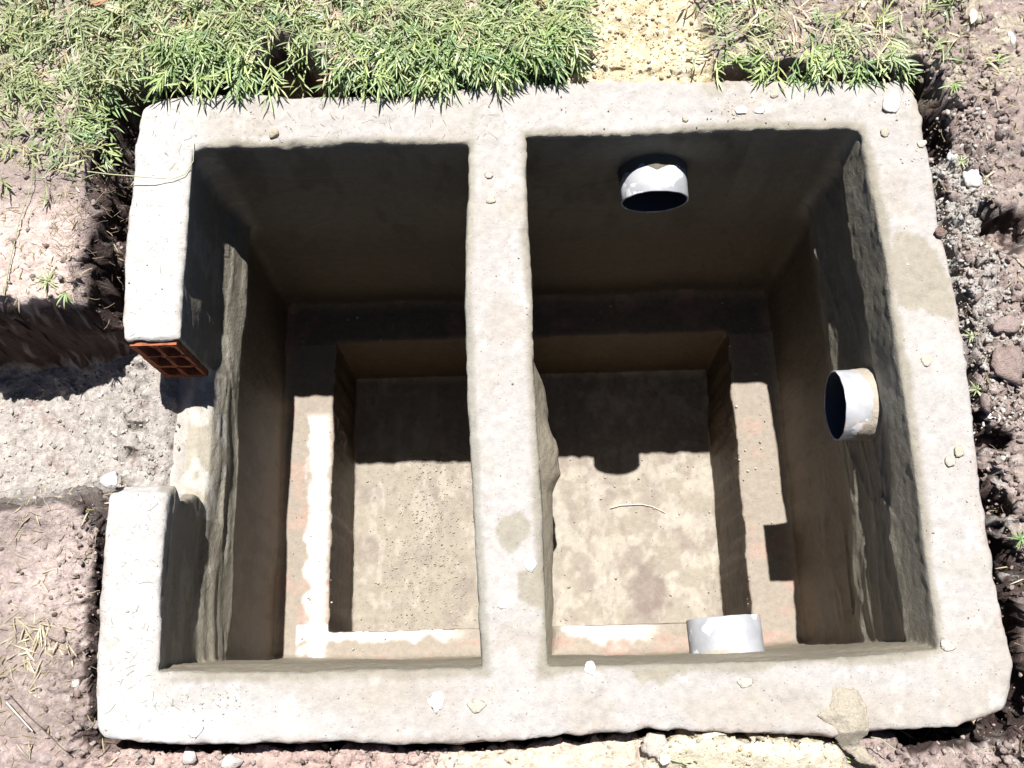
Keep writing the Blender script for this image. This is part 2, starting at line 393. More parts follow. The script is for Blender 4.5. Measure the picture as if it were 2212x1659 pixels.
# ------------------------------------------------------------------ tint of the plaster
def inner_dist(x, y):
    c1 = np.maximum(np.maximum(aLl(y) - x, x - aR_(y)), np.maximum(y - aF(x), aN(x) - y))
    c2 = np.maximum(np.maximum(bLl(y) - x, x - bR(y)), np.maximum(y - bF(x), bN(x) - y))
    return c1, c2
def tint_plaster(V):
    x, y, z = V[:, 0], V[:, 1], V[:, 2]
    n1 = fbm(x, y, z, 7, 4, 70); n2 = fbm(x, y, z, 26, 3, 75); n3 = fbm(x, y, z, 90, 2, 79)
    dry = np.array([.352, .328, .303]); white = np.array([.46, .445, .425]); tan = np.array([.325, .285, .235]); damp = np.array([.225, .20, .15])
    fresh = np.array([.150, .134, .098])
    c = np.empty((len(x), 3)); c[:] = dry; wet = np.ones(len(x))
    def mixin(col, m):
        nonlocal c
        m = np.clip(m, 0, 1)[:, None]; c = c * (1 - m) + col * m
    mixin(tan, sstep(.1, .8, n1) * .55)
    leftw = sstep(.05, -.04, x) * 1.0 + sstep(.45, .0, x) * sstep(-1.2, -1.27, y)
    mixin(white, leftw * (.75 + .3 * n2))  # overexposed glare of the left rim painted in as white
    mixin(white, sstep(.5, .9, n2 + .3 * n3) * .35)
    mixin(np.array([.39, .365, .34]), sstep(.2, .7, fbm(x, y, z, 4, 3, 72)) * .4 * (z > -.03))
    mixin(np.array([.33, .295, .24]), sstep(.60, 1.05, fbm(x, y, z, 18, 4, 73)) * .3 * (z > -.03))
    c1, c2 = inner_dist(x, y); ci = np.minimum(c1, c2)
    def patch(px, col, amt, blur=.008, wob=.008):
        s = poly_sd(x, y, at_many(px)) + wob * fbm(x, y, 0 * z, 45, 2, 81)
        mixin(col, sstep(blur, -blur, s) * amt * (z > -.03))
    mixin(np.array([.27, .24, .205]), (z > -.03) * sstep(.35, .75, fbm(x, y, z, 60, 3, 82)) * sstep(.2, .8, fbm(x, y, z, 6, 2, 83)) * .35)
    mixin(np.array([.30, .235, .19]), (z > -.03) * sstep(-.022, -.004, s_out(x, y)) * sstep(-.1, .5, n2) * .5)
    # damp mortar band along the inner arrises
    bw = .010 + .008 * fbm(x, y, 0 * z, 12, 2, 84)
    sidefac = 1 - .75 * sstep(.10, -.02, x)
    mixin(damp, sstep(bw + .012, bw - .004, ci) * .8 * sidefac * (z > -.03))
    patch([(1925, 505), (1960, 498), (2000, 515), (2035, 565), (2062, 640), (2058, 690), (1990, 670), (1945, 668), (1925, 590)], np.array([.27, .24, .185]), .9, .004)
    patch([(1070, 1150), (1090, 1110), (1120, 1105), (1150, 1130), (1135, 1170), (1105, 1200), (1085, 1180)], damp * 1.1, .8, .004, .005)
    patch([(1115, 1240), (1185, 1225), (1190, 1320), (1150, 1315), (1118, 1290)], damp * 1.12, .85, .004, .006)
    patch([(1350, 1445), (1500, 1440), (1460, 1465), (1395, 1480)], damp * 1.15, .8, .004)
    patch([(1455, 1510), (1700, 1480), (1900, 1530), (1880, 1560), (1500, 1570)], tan, .6, .02)
    patch([(580, 1470), (1000, 1470), (980, 1540), (700, 1530)], tan, .55, .03)
    patch([(1790, 1480), (1880, 1480), (1850, 1520), (1800, 1570)], tan, .4)
    patch([(1500, 165), (1600, 170), (1560, 215), (1520, 205)], damp * 1.3, .6, .01)
    for u, v, r in ((375, 1390, .05), (1240, 230, .03)): pass
    patch([(1004, 640), (1018, 640), (1034, 1000), (1060, 1450), (1020, 1450), (1004, 1000)], np.array([.25, .235, .20]), .85, .006, .003)  # damp plus dimmer light on the rounded edge, painted as one grey strip
    patch([(1015, 240), (1030, 240), (1020, 640), (1004, 640)], np.array([.30, .28, .23]), .6, .006, .004)
    # inside of the chambers: fresh grey-brown mortar, albedo lowered to deepen the shade
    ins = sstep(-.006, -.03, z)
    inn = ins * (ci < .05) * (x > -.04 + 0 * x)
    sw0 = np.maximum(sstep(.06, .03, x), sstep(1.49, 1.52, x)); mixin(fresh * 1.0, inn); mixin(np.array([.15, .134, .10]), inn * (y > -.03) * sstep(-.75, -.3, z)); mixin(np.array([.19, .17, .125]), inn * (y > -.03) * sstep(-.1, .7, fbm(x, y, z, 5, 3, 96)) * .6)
    mixin(np.array([.105, .092, .068]), inn * sstep(-.3, -.8, z) * (y > -.03) * (np.abs(N_cur[:, 1]) > .5)); wet = wet * (1 - .75 * inn)  # lower far wall darker still, shade painted into the tint
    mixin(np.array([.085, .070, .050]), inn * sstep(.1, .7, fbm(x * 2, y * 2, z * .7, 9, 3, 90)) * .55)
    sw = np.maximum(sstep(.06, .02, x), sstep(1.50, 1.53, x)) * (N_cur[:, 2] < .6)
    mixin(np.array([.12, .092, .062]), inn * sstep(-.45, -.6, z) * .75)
    mixin(np.array([.215, .17, .125]), inn * sw * sstep(-.40, -.5, z) * sstep(-.05, -.5, y) * .85)
    mixin(np.array([.14, .105, .075]), inn * sw * sstep(.0, .6, fbm(x, y * 3, z * .8, 9, 3, 92)) * sstep(-.40, -.5, z) * .6)
    mixin(np.array([.29, .262, .205]), inn * sw0 * sstep(-.52, -.42, z) * .7)  # upper side walls lightened, their sunlit band painted brighter
    mixin(np.array([.36, .33, .27]), inn * sw0 * sstep(-.52, -.42, z) * sstep(.2, .6, fbm(x, y * 1.3, z * 3, 8, 3, 94)) * .7)
    mixin(np.array([.26, .225, .165]), inn * (N_cur[:, 1] > .5) * (y < -1.05))
    mixin(np.array([.34, .30, .23]), inn * (x > .765) * (x < .88) * (y < -.25) * (z < -.5) * (z > Z1 - .05))
    mixin(np.array([.23, .205, .155]), inn * (x > 1.3) * sstep(-.5, -.3, z) * .4)
    # notch sill
    ns = (x < .03) * (y < NY1 + .01) * (y > NY0 - .03) * (z > -.35) * (z < -.2)
    mixin(np.array([.33, .295, .23]), ns * 1.); mixin(np.array([.45, .42, .37]), ns * sstep(.0, .5, n2 + .4 * sstep(-.05, -.1, x)))
    mixin(np.array([.41, .375, .335]), ns * sstep(-.05, -.09, x + .02 * n2)); wet = np.where(ns > 0, .9, wet)
    # ledges
    lg = ((z < Z1 + .045) & (z > Z1 - .02) & (N_cur[:, 2] > .45))
    mixin(np.array([.265, .226, .18]), lg * 1.); mixin(np.array([.15, .12, .09]), lg * (y > PF - .01) * .8); wet = np.where(lg, .85, wet)  # far ledge darkened, painting in the shade it lies in
    lime = np.array([.62, .585, .54]); red = np.array([.34, .21, .165])
    nn = fbm(x, y, 0 * z, 22, 3, 93)
    ml = (x < PL + .01) * sstep(.070, .085, x + .018 * nn) * sstep(.150, .125, x + .008 * n3) * sstep(-.36, -.40, y)
    mn = sstep(PN - .035, PN - .015, y + .012 * nn) * (y < PN + .02) * (x < .60) * (x > .05) * 1.3
    mixin(lime, lg * np.clip(ml + mn * sstep(.60, .40, x), 0, 1) * .92)
    mixin(lime, lg * (y < PN) * sstep(PN - .065, PN - .035, y + .02 * nn) * sstep(.83, .90, x + .03 * nn) * sstep(1.16, 1.06, x) * .9)
    mixin(red, lg * sstep(.2, .8, fbm(x, y, 0 * z, 13, 3, 95)) * (y < PN - .03) * .5)
    mixin(red * 1.1, lg * sstep(.3, .8, fbm(x, y, 0 * z, 11, 3, 97)) * (y > PN) * .4)
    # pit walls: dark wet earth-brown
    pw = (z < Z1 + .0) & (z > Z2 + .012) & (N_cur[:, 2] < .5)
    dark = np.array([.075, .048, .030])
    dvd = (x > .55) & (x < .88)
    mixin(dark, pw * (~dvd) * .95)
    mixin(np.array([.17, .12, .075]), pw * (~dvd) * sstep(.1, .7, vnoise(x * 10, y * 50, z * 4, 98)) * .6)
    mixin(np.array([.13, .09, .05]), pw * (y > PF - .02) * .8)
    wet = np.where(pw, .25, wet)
    # pit floor
    pf = (z < Z2 + .02)
    mixin(np.array([.275, .24, .19]), pf * 1.)
    mixin(np.array([.22, .18, .155]), pf * sstep(.0, .9, fbm(x * 1.6, y, 0 * z, 9, 4, 101) + .25 * n3) * .6)
    mixin(np.array([.37, .33, .27]), pf * (x > .8) * sstep(.1, .6, fbm(x, y, 0 * z, 16, 4, 103)) * .7)
    mixin(np.array([.40, .36, .30]), pf * sstep(.1, .7, fbm(x * 1.8, y * .9, 0 * z, 18, 4, 107)) * .45)
    mixin(np.array([.20, .16, .135]), pf * sstep(.25, .8, fbm(x * 1.7, y * .9, 0 * z, 20, 4, 109)) * .45)
    s = np.hypot((x - 1.17) / 1.0, (y + .90) / 1.3)
    mixin(np.array([.17, .13, .11]), pf * sstep(.085, .03, s + .035 * n2 + .01 * n3) * .65)
    wet = np.where(pf, .9, wet)
    # outer faces stained with soil
    outer = (s_out(x, y) > -.012) & (z < -.012)
    mixin(np.array([.30, .22, .18]), outer * 1.)
    c *= (1 + .05 * n3)[:, None]
    return np.clip(c, .01, .85), np.clip(wet, 0, 1)

tank = empty('septic_tank', (.77, -.58, 0))
tag(tank, 'rectangular two-chamber masonry tank sunk in the ground, plastered with pale mortar, open on top', 'tank')
fc = V[Q].mean(1); fnn = FN / (np.linalg.norm(FN, axis=1, keepdims=True) + 1e-12)
N_cur = N
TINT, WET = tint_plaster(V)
keep = ~((s_out(fc[:, 0], fc[:, 1]) > -.03) & (fc[:, 2] < -.47)) & (fc[:, 2] > -1.52)
x, y, z = fc.T
c1, c2 = inner_dist(x, y)
cls = np.full(len(Q), -1)
outer = s_out(x, y) > -.010
isin = (np.minimum(c1, c2) < .06)
notch = (x < .012) & (y < NY1 + .004) & (y > NY0 - .035) & (z < -.03) & (z > -.33) & ~outer
cls[:] = 0
deep = z < -.020
pitz = z < Z1 - .008
side = np.stack([np.abs(y - 0), np.abs(y + 1.172), np.abs(x - 0), np.abs(x - 1.555), np.minimum(np.abs(x - .63), np.abs(x - .772))], 1)
near_ = side.argmin(1)
m = deep & ~outer & ~pitz
for k in range(5): cls[m & (near_ == k)] = 1 + k
cls[(z > Z1 - .03) & (z < Z1 + .035) & (fnn[:, 2] > .5) & ~outer] = 6
cls[pitz & (cls != 6)] = 7
cls[(z < Z2 + .03) & (fnn[:, 2] > .5)] = 8
cls[pitz & (x > .56) & (x < .87) & (cls != 8) & (y > PN + .01) & (y < PF - .01)] = 5
cls[notch] = 9
NAMES = {0: ('rim', 'pale sunlit flat mortar rim with damp tan patches'), 1: ('side_wall', 'shaded far side wall with the shorter view of a pipe mouth'),
         2: ('side_wall', 'near side wall seen as a thin damp strip'), 3: ('side_wall', 'notched side wall with thick ridged mortar band'),
         4: ('side_wall', 'side wall with slumped dark wet mortar and a pipe through it'), 5: ('partition_wall', None),
         6: ('ledge', 'tan dusty ledge with white lime patches'), 7: ('pit_wall', 'dark wet brown pit wall'), 8: ('pit_floor', None), 9: ('outlet_notch', None)}
T0 = np.array(tank.location, np.float32)
for k, (nm, lb) in NAMES.items():
    sel = keep & (cls == k)
    if not sel.any(): continue
    q = Q[sel]; used, inv = np.unique(q, return_inverse=True); q = inv.reshape(q.shape)
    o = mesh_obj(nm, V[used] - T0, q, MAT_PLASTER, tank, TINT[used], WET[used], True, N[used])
    if lb: o['label'] = lb

# ------------------------------------------------------------------ exposed hollow brick at the notch
def hollow_brick():
    x0, x1, z0, z1 = -.1198, -.0172, -.2575, -.0162
    y0, y1 = NY1 - .009, NY1 + .11
    cols = 2; rows = 3; t = .011
    cw = (x1 - x0 - t * (cols + 1)) / cols; rh = (z1 - z0 - t * (rows + 1)) / rows
    Vv = []; Ff = []
    def ring(cx0, cx1, cz0, cz1, seed, r=.008, k=3):
        pts = []
        for (ccx, ccz, a0) in ((cx1 - r, cz1 - r, 0), (cx0 + r, cz1 - r, 90), (cx0 + r, cz0 + r, 180), (cx1 - r, cz0 + r, 270)):
            for i in range(k + 1):
                a = math.radians(a0 + 90 * i / k); pts.append((ccx + r * math.cos(a), ccz + r * math.sin(a)))
        return pts
    def addv(p): Vv.append(p); return len(Vv) - 1
    rs = random.Random(3)
    # face built as cell frames: each cell a quad frame from the cell's border rectangle to the hole outline
    xs = [x0 + i * (x1 - x0) / cols for i in range(cols + 1)]; zs = [z0 + j * (z1 - z0) / rows for j in range(rows + 1)]
    for i in range(cols):
        for j in range(rows):
            hx0 = x0 + t + i * (cw + t) + rs.uniform(-.001, .001); hx1 = hx0 + cw; hz0 = z0 + t + j * (rh + t) + rs.uniform(-.001, .001); hz1 = hz0 + rh
            hole = ring(hx0, hx1, hz0, hz1, 0)
            n = len(hole); cx, cz = (hx0 + hx1) / 2, (hz0 + hz1) / 2
            outer_ = []
            for (px, pz) in hole:
                # project to the border of the cell rectangle
                dx, dz = px - cx, pz - cz
                sx = ((xs[i + 1] if dx > 0 else xs[i]) - cx) / dx if abs(dx) > 1e-9 else 1e9
                sz = ((zs[j + 1] if dz > 0 else zs[j]) - cz) / dz if abs(dz) > 1e-9 else 1e9
                s = min(sx, sz); outer_.append((cx + dx * s, cz + dz * s))
            # force the corners
            for a, (ox, oz) in ((1, (xs[i + 1], zs[j + 1])), (5, (xs[i], zs[j + 1])), (9, (xs[i], zs[j])), (13, (xs[i + 1], zs[j]))): outer_[a] = (ox, oz)
            wob = lambda px, pz: .0016 * math.sin(px * 300 + pz * 170) + .001 * math.sin(pz * 500)
            fo = [addv((a, y0 + wob(a, b), b)) for a, b in outer_]
            fi = [addv((a, y0 + .002 + wob(a, b), b)) for a, b in hole]
            bk = [addv((a, y1 - .03 * rs.random() * 0, b)) for a, b in hole]
            for a in range(n):
                b = (a + 1) % n
                Ff.append((fo[a], fo[b], fi[b], fi[a])); Ff.append((fi[a], fi[b], bk[b], bk[a]))
            Ff.append(tuple(bk))
    # outer skin
    c = [(x0, z0), (x1, z0), (x1, z1), (x0, z1)]
    f = [addv((a, y0 + .001, b)) for a, b in c]; g = [addv((a, y1, b)) for a, b in c]
    for a in range(4):
        b = (a + 1) % 4; Ff.append((f[b], f[a], g[a], g[b]))
    o = mesh_obj('hollow_brick', np.array(Vv) - T0, Ff, MAT_BRICK, tank, smooth=False)
    o['label'] = 'broken orange hollow brick end with six square cells'
    return o
hollow_brick()

# ------------------------------------------------------------------ pipes
def pipe_mat(seed):
    m, n, b = new_mat('grey_pvc')
    tc = n.nodes.new('ShaderNodeTexCoord')
    def noise(sc_, off, det=4):
        mp = n.nodes.new('ShaderNodeMapping'); mp.inputs['Location'].default_value = (off, off * 2, seed)
        n.links.new(tc.outputs['Object'], mp.inputs[0])
        q = n.nodes.new('ShaderNodeTexNoise'); q.inputs['Scale'].default_value = sc_; q.inputs['Detail'].default_value = det
        n.links.new(mp.outputs[0], q.inputs['Vector']); return q.outputs['Fac']
    def layer(base, colr, fac, lo, hi):
        r = n.nodes.new('ShaderNodeMapRange'); r.inputs[1].default_value = lo; r.inputs[2].default_value = hi
        n.links.new(fac, r.inputs[0])
        x = n.nodes.new('ShaderNodeMix'); x.data_type = 'RGBA'; x.inputs[7].default_value = (*colr, 1)
        if isinstance(base, tuple): x.inputs[6].default_value = (*base, 1)
        else: n.links.new(base, x.inputs[6])
        n.links.new(r.outputs[0], x.inputs[0]); return x.outputs[2]
    c = layer((.31, .315, .325), (.41, .41, .415), noise(14, 3), .42, .60)
    c = layer(c, (.66, .665, .67), noise(17, 7, 6), .55, .58)
    c = layer(c, (.62, .40, .33), noise(26, 11), .66, .70)
    n.links.new(c, b.inputs['Base Color']); b.inputs['Roughness'].default_value = .55
    bp = n.nodes.new('ShaderNodeBump'); bp.inputs['Strength'].default_value = .2; bp.inputs['Distance'].default_value = .001
    n.links.new(noise(150, 1), bp.inputs['Height']); n.links.new(bp.outputs[0], b.inputs['Normal'])
    return m
def make_pipe(c, axis, tip, seed, label, smear, slant=0, mcol=(.36, .315, .25)):
    """axis: unit vector from wall towards tip"""
    c = Vector(c); d = Vector(axis); Rr = .0825; t = .0042
    up = Vector((0, 0, 1)); sidev = d.cross(up).normalized(); up = sidev.cross(d).normalized()
    root = empty('drain_pipe', c); tag(root, label, 'pipe', 'short pipe stubs through the tank walls')
    n = 96; rs = np.random.default_rng(seed)
    L = tip
    prof = [(-.085, Rr), (L * .5, Rr), (L - .0012, Rr), (L, Rr - .0010), (L + .0003, Rr - t + .0012), (L - .0015, Rr - t)]
    def ringpts(s, r, a): return d * s + (sidev * math.cos(a) + up * math.sin(a)) * r
    V_ = []; F_ = []
    for k, (s, r) in enumerate(prof):
        for i in range(n):
            a = 2 * math.pi * i / n
            jag = .0004 * math.sin(5 * a + seed) + .0003 * math.sin(13 * a) + slant * math.sin(a) if k > 1 else 0
            V_.append(ringpts(s + jag, r, a))
    for k in range(len(prof) - 1):
        for i in range(n):
            j = (i + 1) % n; F_.append((k * n + i, k * n + j, (k + 1) * n + j, (k + 1) * n + i))
    mesh_obj('pipe_wall', V_, F_, pipe_mat(seed), root)
    V2 = []; F2 = []
    for k, (s, r) in enumerate([(L - .0016, Rr - t), (.0, Rr - t), (-.080, Rr - t)]):
        for i in range(n): V2.append(ringpts(s + (slant * math.sin(2 * math.pi * i / n) if s > .01 else 0), r, 2 * math.pi * i / n))
    for k in range(2):
        for i in range(n):
            j = (i + 1) % n; F2.append((k * n + i, k * n + j, (k + 1) * n + j, (k + 1) * n + i))
    V2.append(d * -.08); F2 += [(2 * n + i, 2 * n + (i + 1) % n, 3 * n) for i in range(n)]
    mesh_obj('pipe_bore', V2, F2, MAT_PIPE_IN, root)
    # mortar smeared on the pipe where it leaves the wall
    nu, nv = 160, 16; V3 = []; F3 = []
    for i in range(nu):
        a = 2 * math.pi * i / nu
        reach = smear(a) + .014 * float(fbm(math.cos(a), math.sin(a), seed, 2.2, 4, 800 + seed))
        for j in range(nv):
            s = j / (nv - 1); q = -.012 + (reach + .012) * s
            r = Rr + .0008 + .004 * (1 - s) ** 1.3 + .0022 * float(vnoise(math.cos(a) * 5, math.sin(a) * 5, s * 4 + seed, 810)) * (1 - s) + (.012 * max(0, 1 - s * 3.2) ** 2)
            if j == nv - 1: r = Rr - .0012
            V3.append(ringpts(q, r, a))
    for i in range(nu):
        for j in range(nv - 1):
            i2 = (i + 1) % nu; F3.append((i * nv + j, i * nv + j + 1, i2 * nv + j + 1, i2 * nv + j))
    cc = np.tile(np.array(mcol), (len(V3), 1))
    mesh_obj('mortar_collar', V3, F3, MAT_PLASTER, root, cc, np.full(len(V3), .8))
    return root
make_pipe((1.081, .005, -.182), (0, -1, 0), .086, 5, 'short whitish grey pipe stub high in the far wall, lit on top, mouth dark', lambda a: .031 + .003 * math.sin(a), .0105, (.13, .115, .085))  # dark collar tint paints the shade at this pipe's root
make_pipe((1.556, -.597, -.225), (-1, -.02, 0), .078, 9, 'grey pipe stub with white smears in the side wall, mouth facing the partition', lambda a: .032 + .012 * math.sin(a * 2 + 1.2))
make_pipe((1.184, -1.176, -.255), (-.045, 1, .0), .098, 14, 'pale grey pipe stub in the near wall seen from above, mortar over its wall end', lambda a: .020 - .012 * math.cos(a))

# ------------------------------------------------------------------ ground: one sheet with the trench and the gaps around the tank
SANDPX1 = [(1262, -60), (1500, -60), (1505, 20), (1530, 90), (1535, 140), (1560, 185), (1195, 200), (1215, 160), (1262, 120), (1275, 60)]
SANDPX2 = [(1420, 1590), (1500, 1572), (1600, 1578), (1700, 1572), (1790, 1580), (1830, 1620), (1860, 1700), (1860, 1800), (1380, 1800), (1400, 1650)]
SAND1 = at_many(SANDPX1); SAND2 = at_many(SANDPX2, -.03)
def ground_parts(x, y):
    xs, ys = x, y
    e = s_out(x, y)
    nz0 = 0 * x
    w1 = vnoise(x * 9, y * 9, 0, 201); w2 = vnoise(x * 31, y * 31, 0, 202)
    # side weights
    sides = np.stack([y - oF(x), x - oR(y), oN(x) - y, oL(y) - x], 0)
    wgt = np.exp(np.clip((sides - sides.max(0)) / .025, -30, 0)); wgt /= wgt.sum(0)
    # per side: gap start, gap end, depth, bank height
    isL = sstep(1.00, .86, x)
    F_g1 = lerp(.035 + .012 * sstep(1.0, 1.2, x), .080 + .035 * vnoise(x * 5.5, 0 * x, 0, 207) + .012 * w1 + .085 * np.exp(-((x - .215) / .065) ** 2), isL); F_g0 = lerp(.012, .05, isL); F_d = lerp(.20, .34, isL); F_b = lerp(.012, .03, isL)
    u = sstep(-.02, -.10, y)          # right side
    low = sstep(-.80, -.95, y)
    R_g1 = lerp(.065, lerp(.030, .055, low), u) + .012 * w1; R_g0 = lerp(.03, lerp(.0, .012, low), u); R_d = lerp(.25, lerp(.05, .16, low), u); R_b = lerp(.01, -.02, u)
    rr = sstep(1.46, 1.5, x)
    N_g1 = lerp(.016 + .006 * w2, .055, rr); N_g0 = lerp(.004, .02, rr); N_d = lerp(.22, .22, rr); N_b = lerp(-.075, -.055, rr)
    ly = sstep(-.80, -.88, y)
    L_g1 = lerp(.115 + .02 * w1, .045 + .03 * w1, ly); L_g0 = lerp(.016, .0, ly); L_d = lerp(.26, .13, ly); L_b = lerp(.006, -.035, ly)
    G1 = wgt[0] * F_g1 + wgt[1] * R_g1 + wgt[2] * N_g1 + wgt[3] * L_g1
    G0 = wgt[0] * F_g0 + wgt[1] * R_g0 + wgt[2] * N_g0 + wgt[3] * L_g0
    D = wgt[0] * F_d + wgt[1] * R_d + wgt[2] * N_d + wgt[3] * L_d
    B = wgt[0] * F_b + wgt[1] * R_b + wgt[2] * N_b + wgt[3] * L_b
    t = sstep(G0, np.maximum(G1, G0 + .008), e + .006 * w2)
    h = B - D * (1 - t)
    # trench in front of the notch
    bank = -.372 + .012 * vnoise(x * 14, 0 * x, 0, 210) - .012 * sstep(-.30, -.15, x)
    tm = sstep(bank + .014, bank - .030, y) * sstep(-.86 + .03 * w1, -.70 + .02 * w1, y) * (x < .3)
    floor = -.268 - .117 * sstep(-.15, -.46, x) - .03 * sstep(-.12, -.085, x) + .006 * w2
    h = np.where(x < .3, lerp(h, floor, tm), h)
    # crater beside the bank corner
    cr = at(232, 610, -.05); s = np.hypot((x - cr[0]) / 1.0, (y - cr[1]) / 1.6)
    h = h - .16 * sstep(.06, .02, s + .01 * w2)
    # hole right of the tank, dark pit between clods
    for (u_, v_, r, dd) in ((2165, 500, .07, .09), (2130, 470, .035, .07), (2150, 945, .045, .10), (2115, 905, .02, .07), (2150, 1200, .045, .10), (2165, 1100, .035, .09), (2190, 1330, .04, .10), (2140, 1030, .03, .07), (2195, 1230, .05, .07)):
        c = at(u_, v_, -.03); s = np.hypot(x - c[0], y - c[1]) + .012 * w1 + .010 * w2
        h = h - dd * sstep(r, r * .35, s)
    sd1 = poly_sd(x, y, SAND1); sd2 = poly_sd(x, y, SAND2)
    s1 = sstep(.018, -.012, sd1 + .008 * w2); s2 = sstep(.02, -.02, sd2 + .01 * w2)
    h = lerp(h, -.012 - .014 * vnoise(x * 12, y * 12, 0, 220) - .008 * vnoise(x * 27, y * 27, 0, 221), s1); h = lerp(h, -.022 + .008 * w1 - .045 * sstep(.03, .10, e) + .012 * vnoise(x * 11, y * 11, 0, 222), s2)
    return h, e, t, tm, s1, s2, wgt, ly
def ground(x, y, detail=True):
    h, e, t, tm, s1, s2, wgt, ly = ground_parts(x, y)
    sand = np.clip(s1 + s2, 0, 1)
    d1, d2, cid = worley(x, y, 26, 230); e1, e2, cid2 = worley(x, y, 62, 231); f1, f2, cid3 = worley(x, y, 120, 233)
    cr = wgt[1] * sstep(.30, .0, e) + wgt[3] * sstep(.17, .03, e) * (1 - tm) + wgt[2] * .7 + wgt[0] * .3
    cr = np.clip(cr + .25 * sstep(0, .6, vnoise(x * 3, y * 3, 0, 232)), 0, 1) * (1 - sand)
    h = h + cr * ((.010 + .018 * (x > 1.6)) * sstep(.0, .28, d2 - d1) * (.3 + cid) + .008 * sstep(0, .4, e2 - e1) * (.3 + cid2) - .010)
    h = h + (1 - sand) * (.0045 * sstep(0, .4, f2 - f1) * cid3 + .004 * fbm(x, y, 0 * x, 40, 2, 236) + .005 * fbm(x, y, 0 * x, 9, 2, 238))
    h = h + sand * (.007 * fbm(x, y, 0 * x, 22, 4, 240, .6) + .003 * sstep(.0, .3, f2 - f1) * (cid3 > .6))
    far_ = np.maximum(np.maximum(-.9 - x, x - 2.35), np.maximum(-1.85 - y, y - .8)); fd = sstep(.35, .0, far_)
    h0_ = ground_parts(x, y)[0]; h = lerp(h0_ * fd - .01, h, fd)
    # vertical faces get ragged
    h = h + .03 * (1 - t) * t * 4 * vnoise(x * 45, y * 45, 0, 241)
    return h, (e, t, tm, s1, s2, wgt, ly, cr, cid, cid2, d2 - d1)
def axis_coords(lo, hi, st, far):
    core = np.arange(lo, hi, st); out = []; s = st; v = hi
    while v < far: out.append(v); s *= (1.07 if s < .03 else 1.22); v += s
    out2 = []; s = st; v = lo - st
    while v > -far: out2.append(v); s *= (1.07 if s < .03 else 1.22); v -= s
    return np.concatenate([out2[::-1], core, out]).astype(np.float32)
ax_ = axis_coords(-.62, 2.05, .0045, 60); ay_ = axis_coords(-1.50, .50, .0045, 60)
GX, GY = np.meshgrid(ax_, ay_, indexing='ij'); print('grid', GX.shape)
fx, fy = GX.ravel().astype(np.float64), GY.ravel().astype(np.float64)
inbox = s_out(fx, fy)
use = (inbox > -.03) | ((inbox > -.075) & (fx < 0) & (fy < NY1 - .01) & (fy > NY0 + .02))
hz = np.zeros(len(fx)); info = [None] * 11
hh, (e, t, tm, s1, s2, wgt, ly, cr, cid, cid2, dd) = ground(fx, fy)
GV = np.stack([fx, fy, hh], 1)
gslope = np.hypot(*[g_ / d_ for g_, d_ in zip(np.gradient(hh.reshape(GX.shape)), (.0045, .0045))]).ravel()
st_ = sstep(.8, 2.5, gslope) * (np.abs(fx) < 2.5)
for ax__, sd__ in ((0, 261), (1, 262)): GV[:, ax__] += st_ * (.016 * vnoise(fx * 22, fy * 22, hh * 34, sd__) + .009 * vnoise(fx * 60, fy * 60, hh * 70, sd__ + 5))
ni, nj = GX.shape
ii, jj = np.meshgrid(np.arange(ni - 1), np.arange(nj - 1), indexing='ij')
a = (ii * nj + jj).ravel(); GQ = np.stack([a, a + nj, a + nj + 1, a + 1], 1)
GQ = GQ[use[GQ].all(1)]
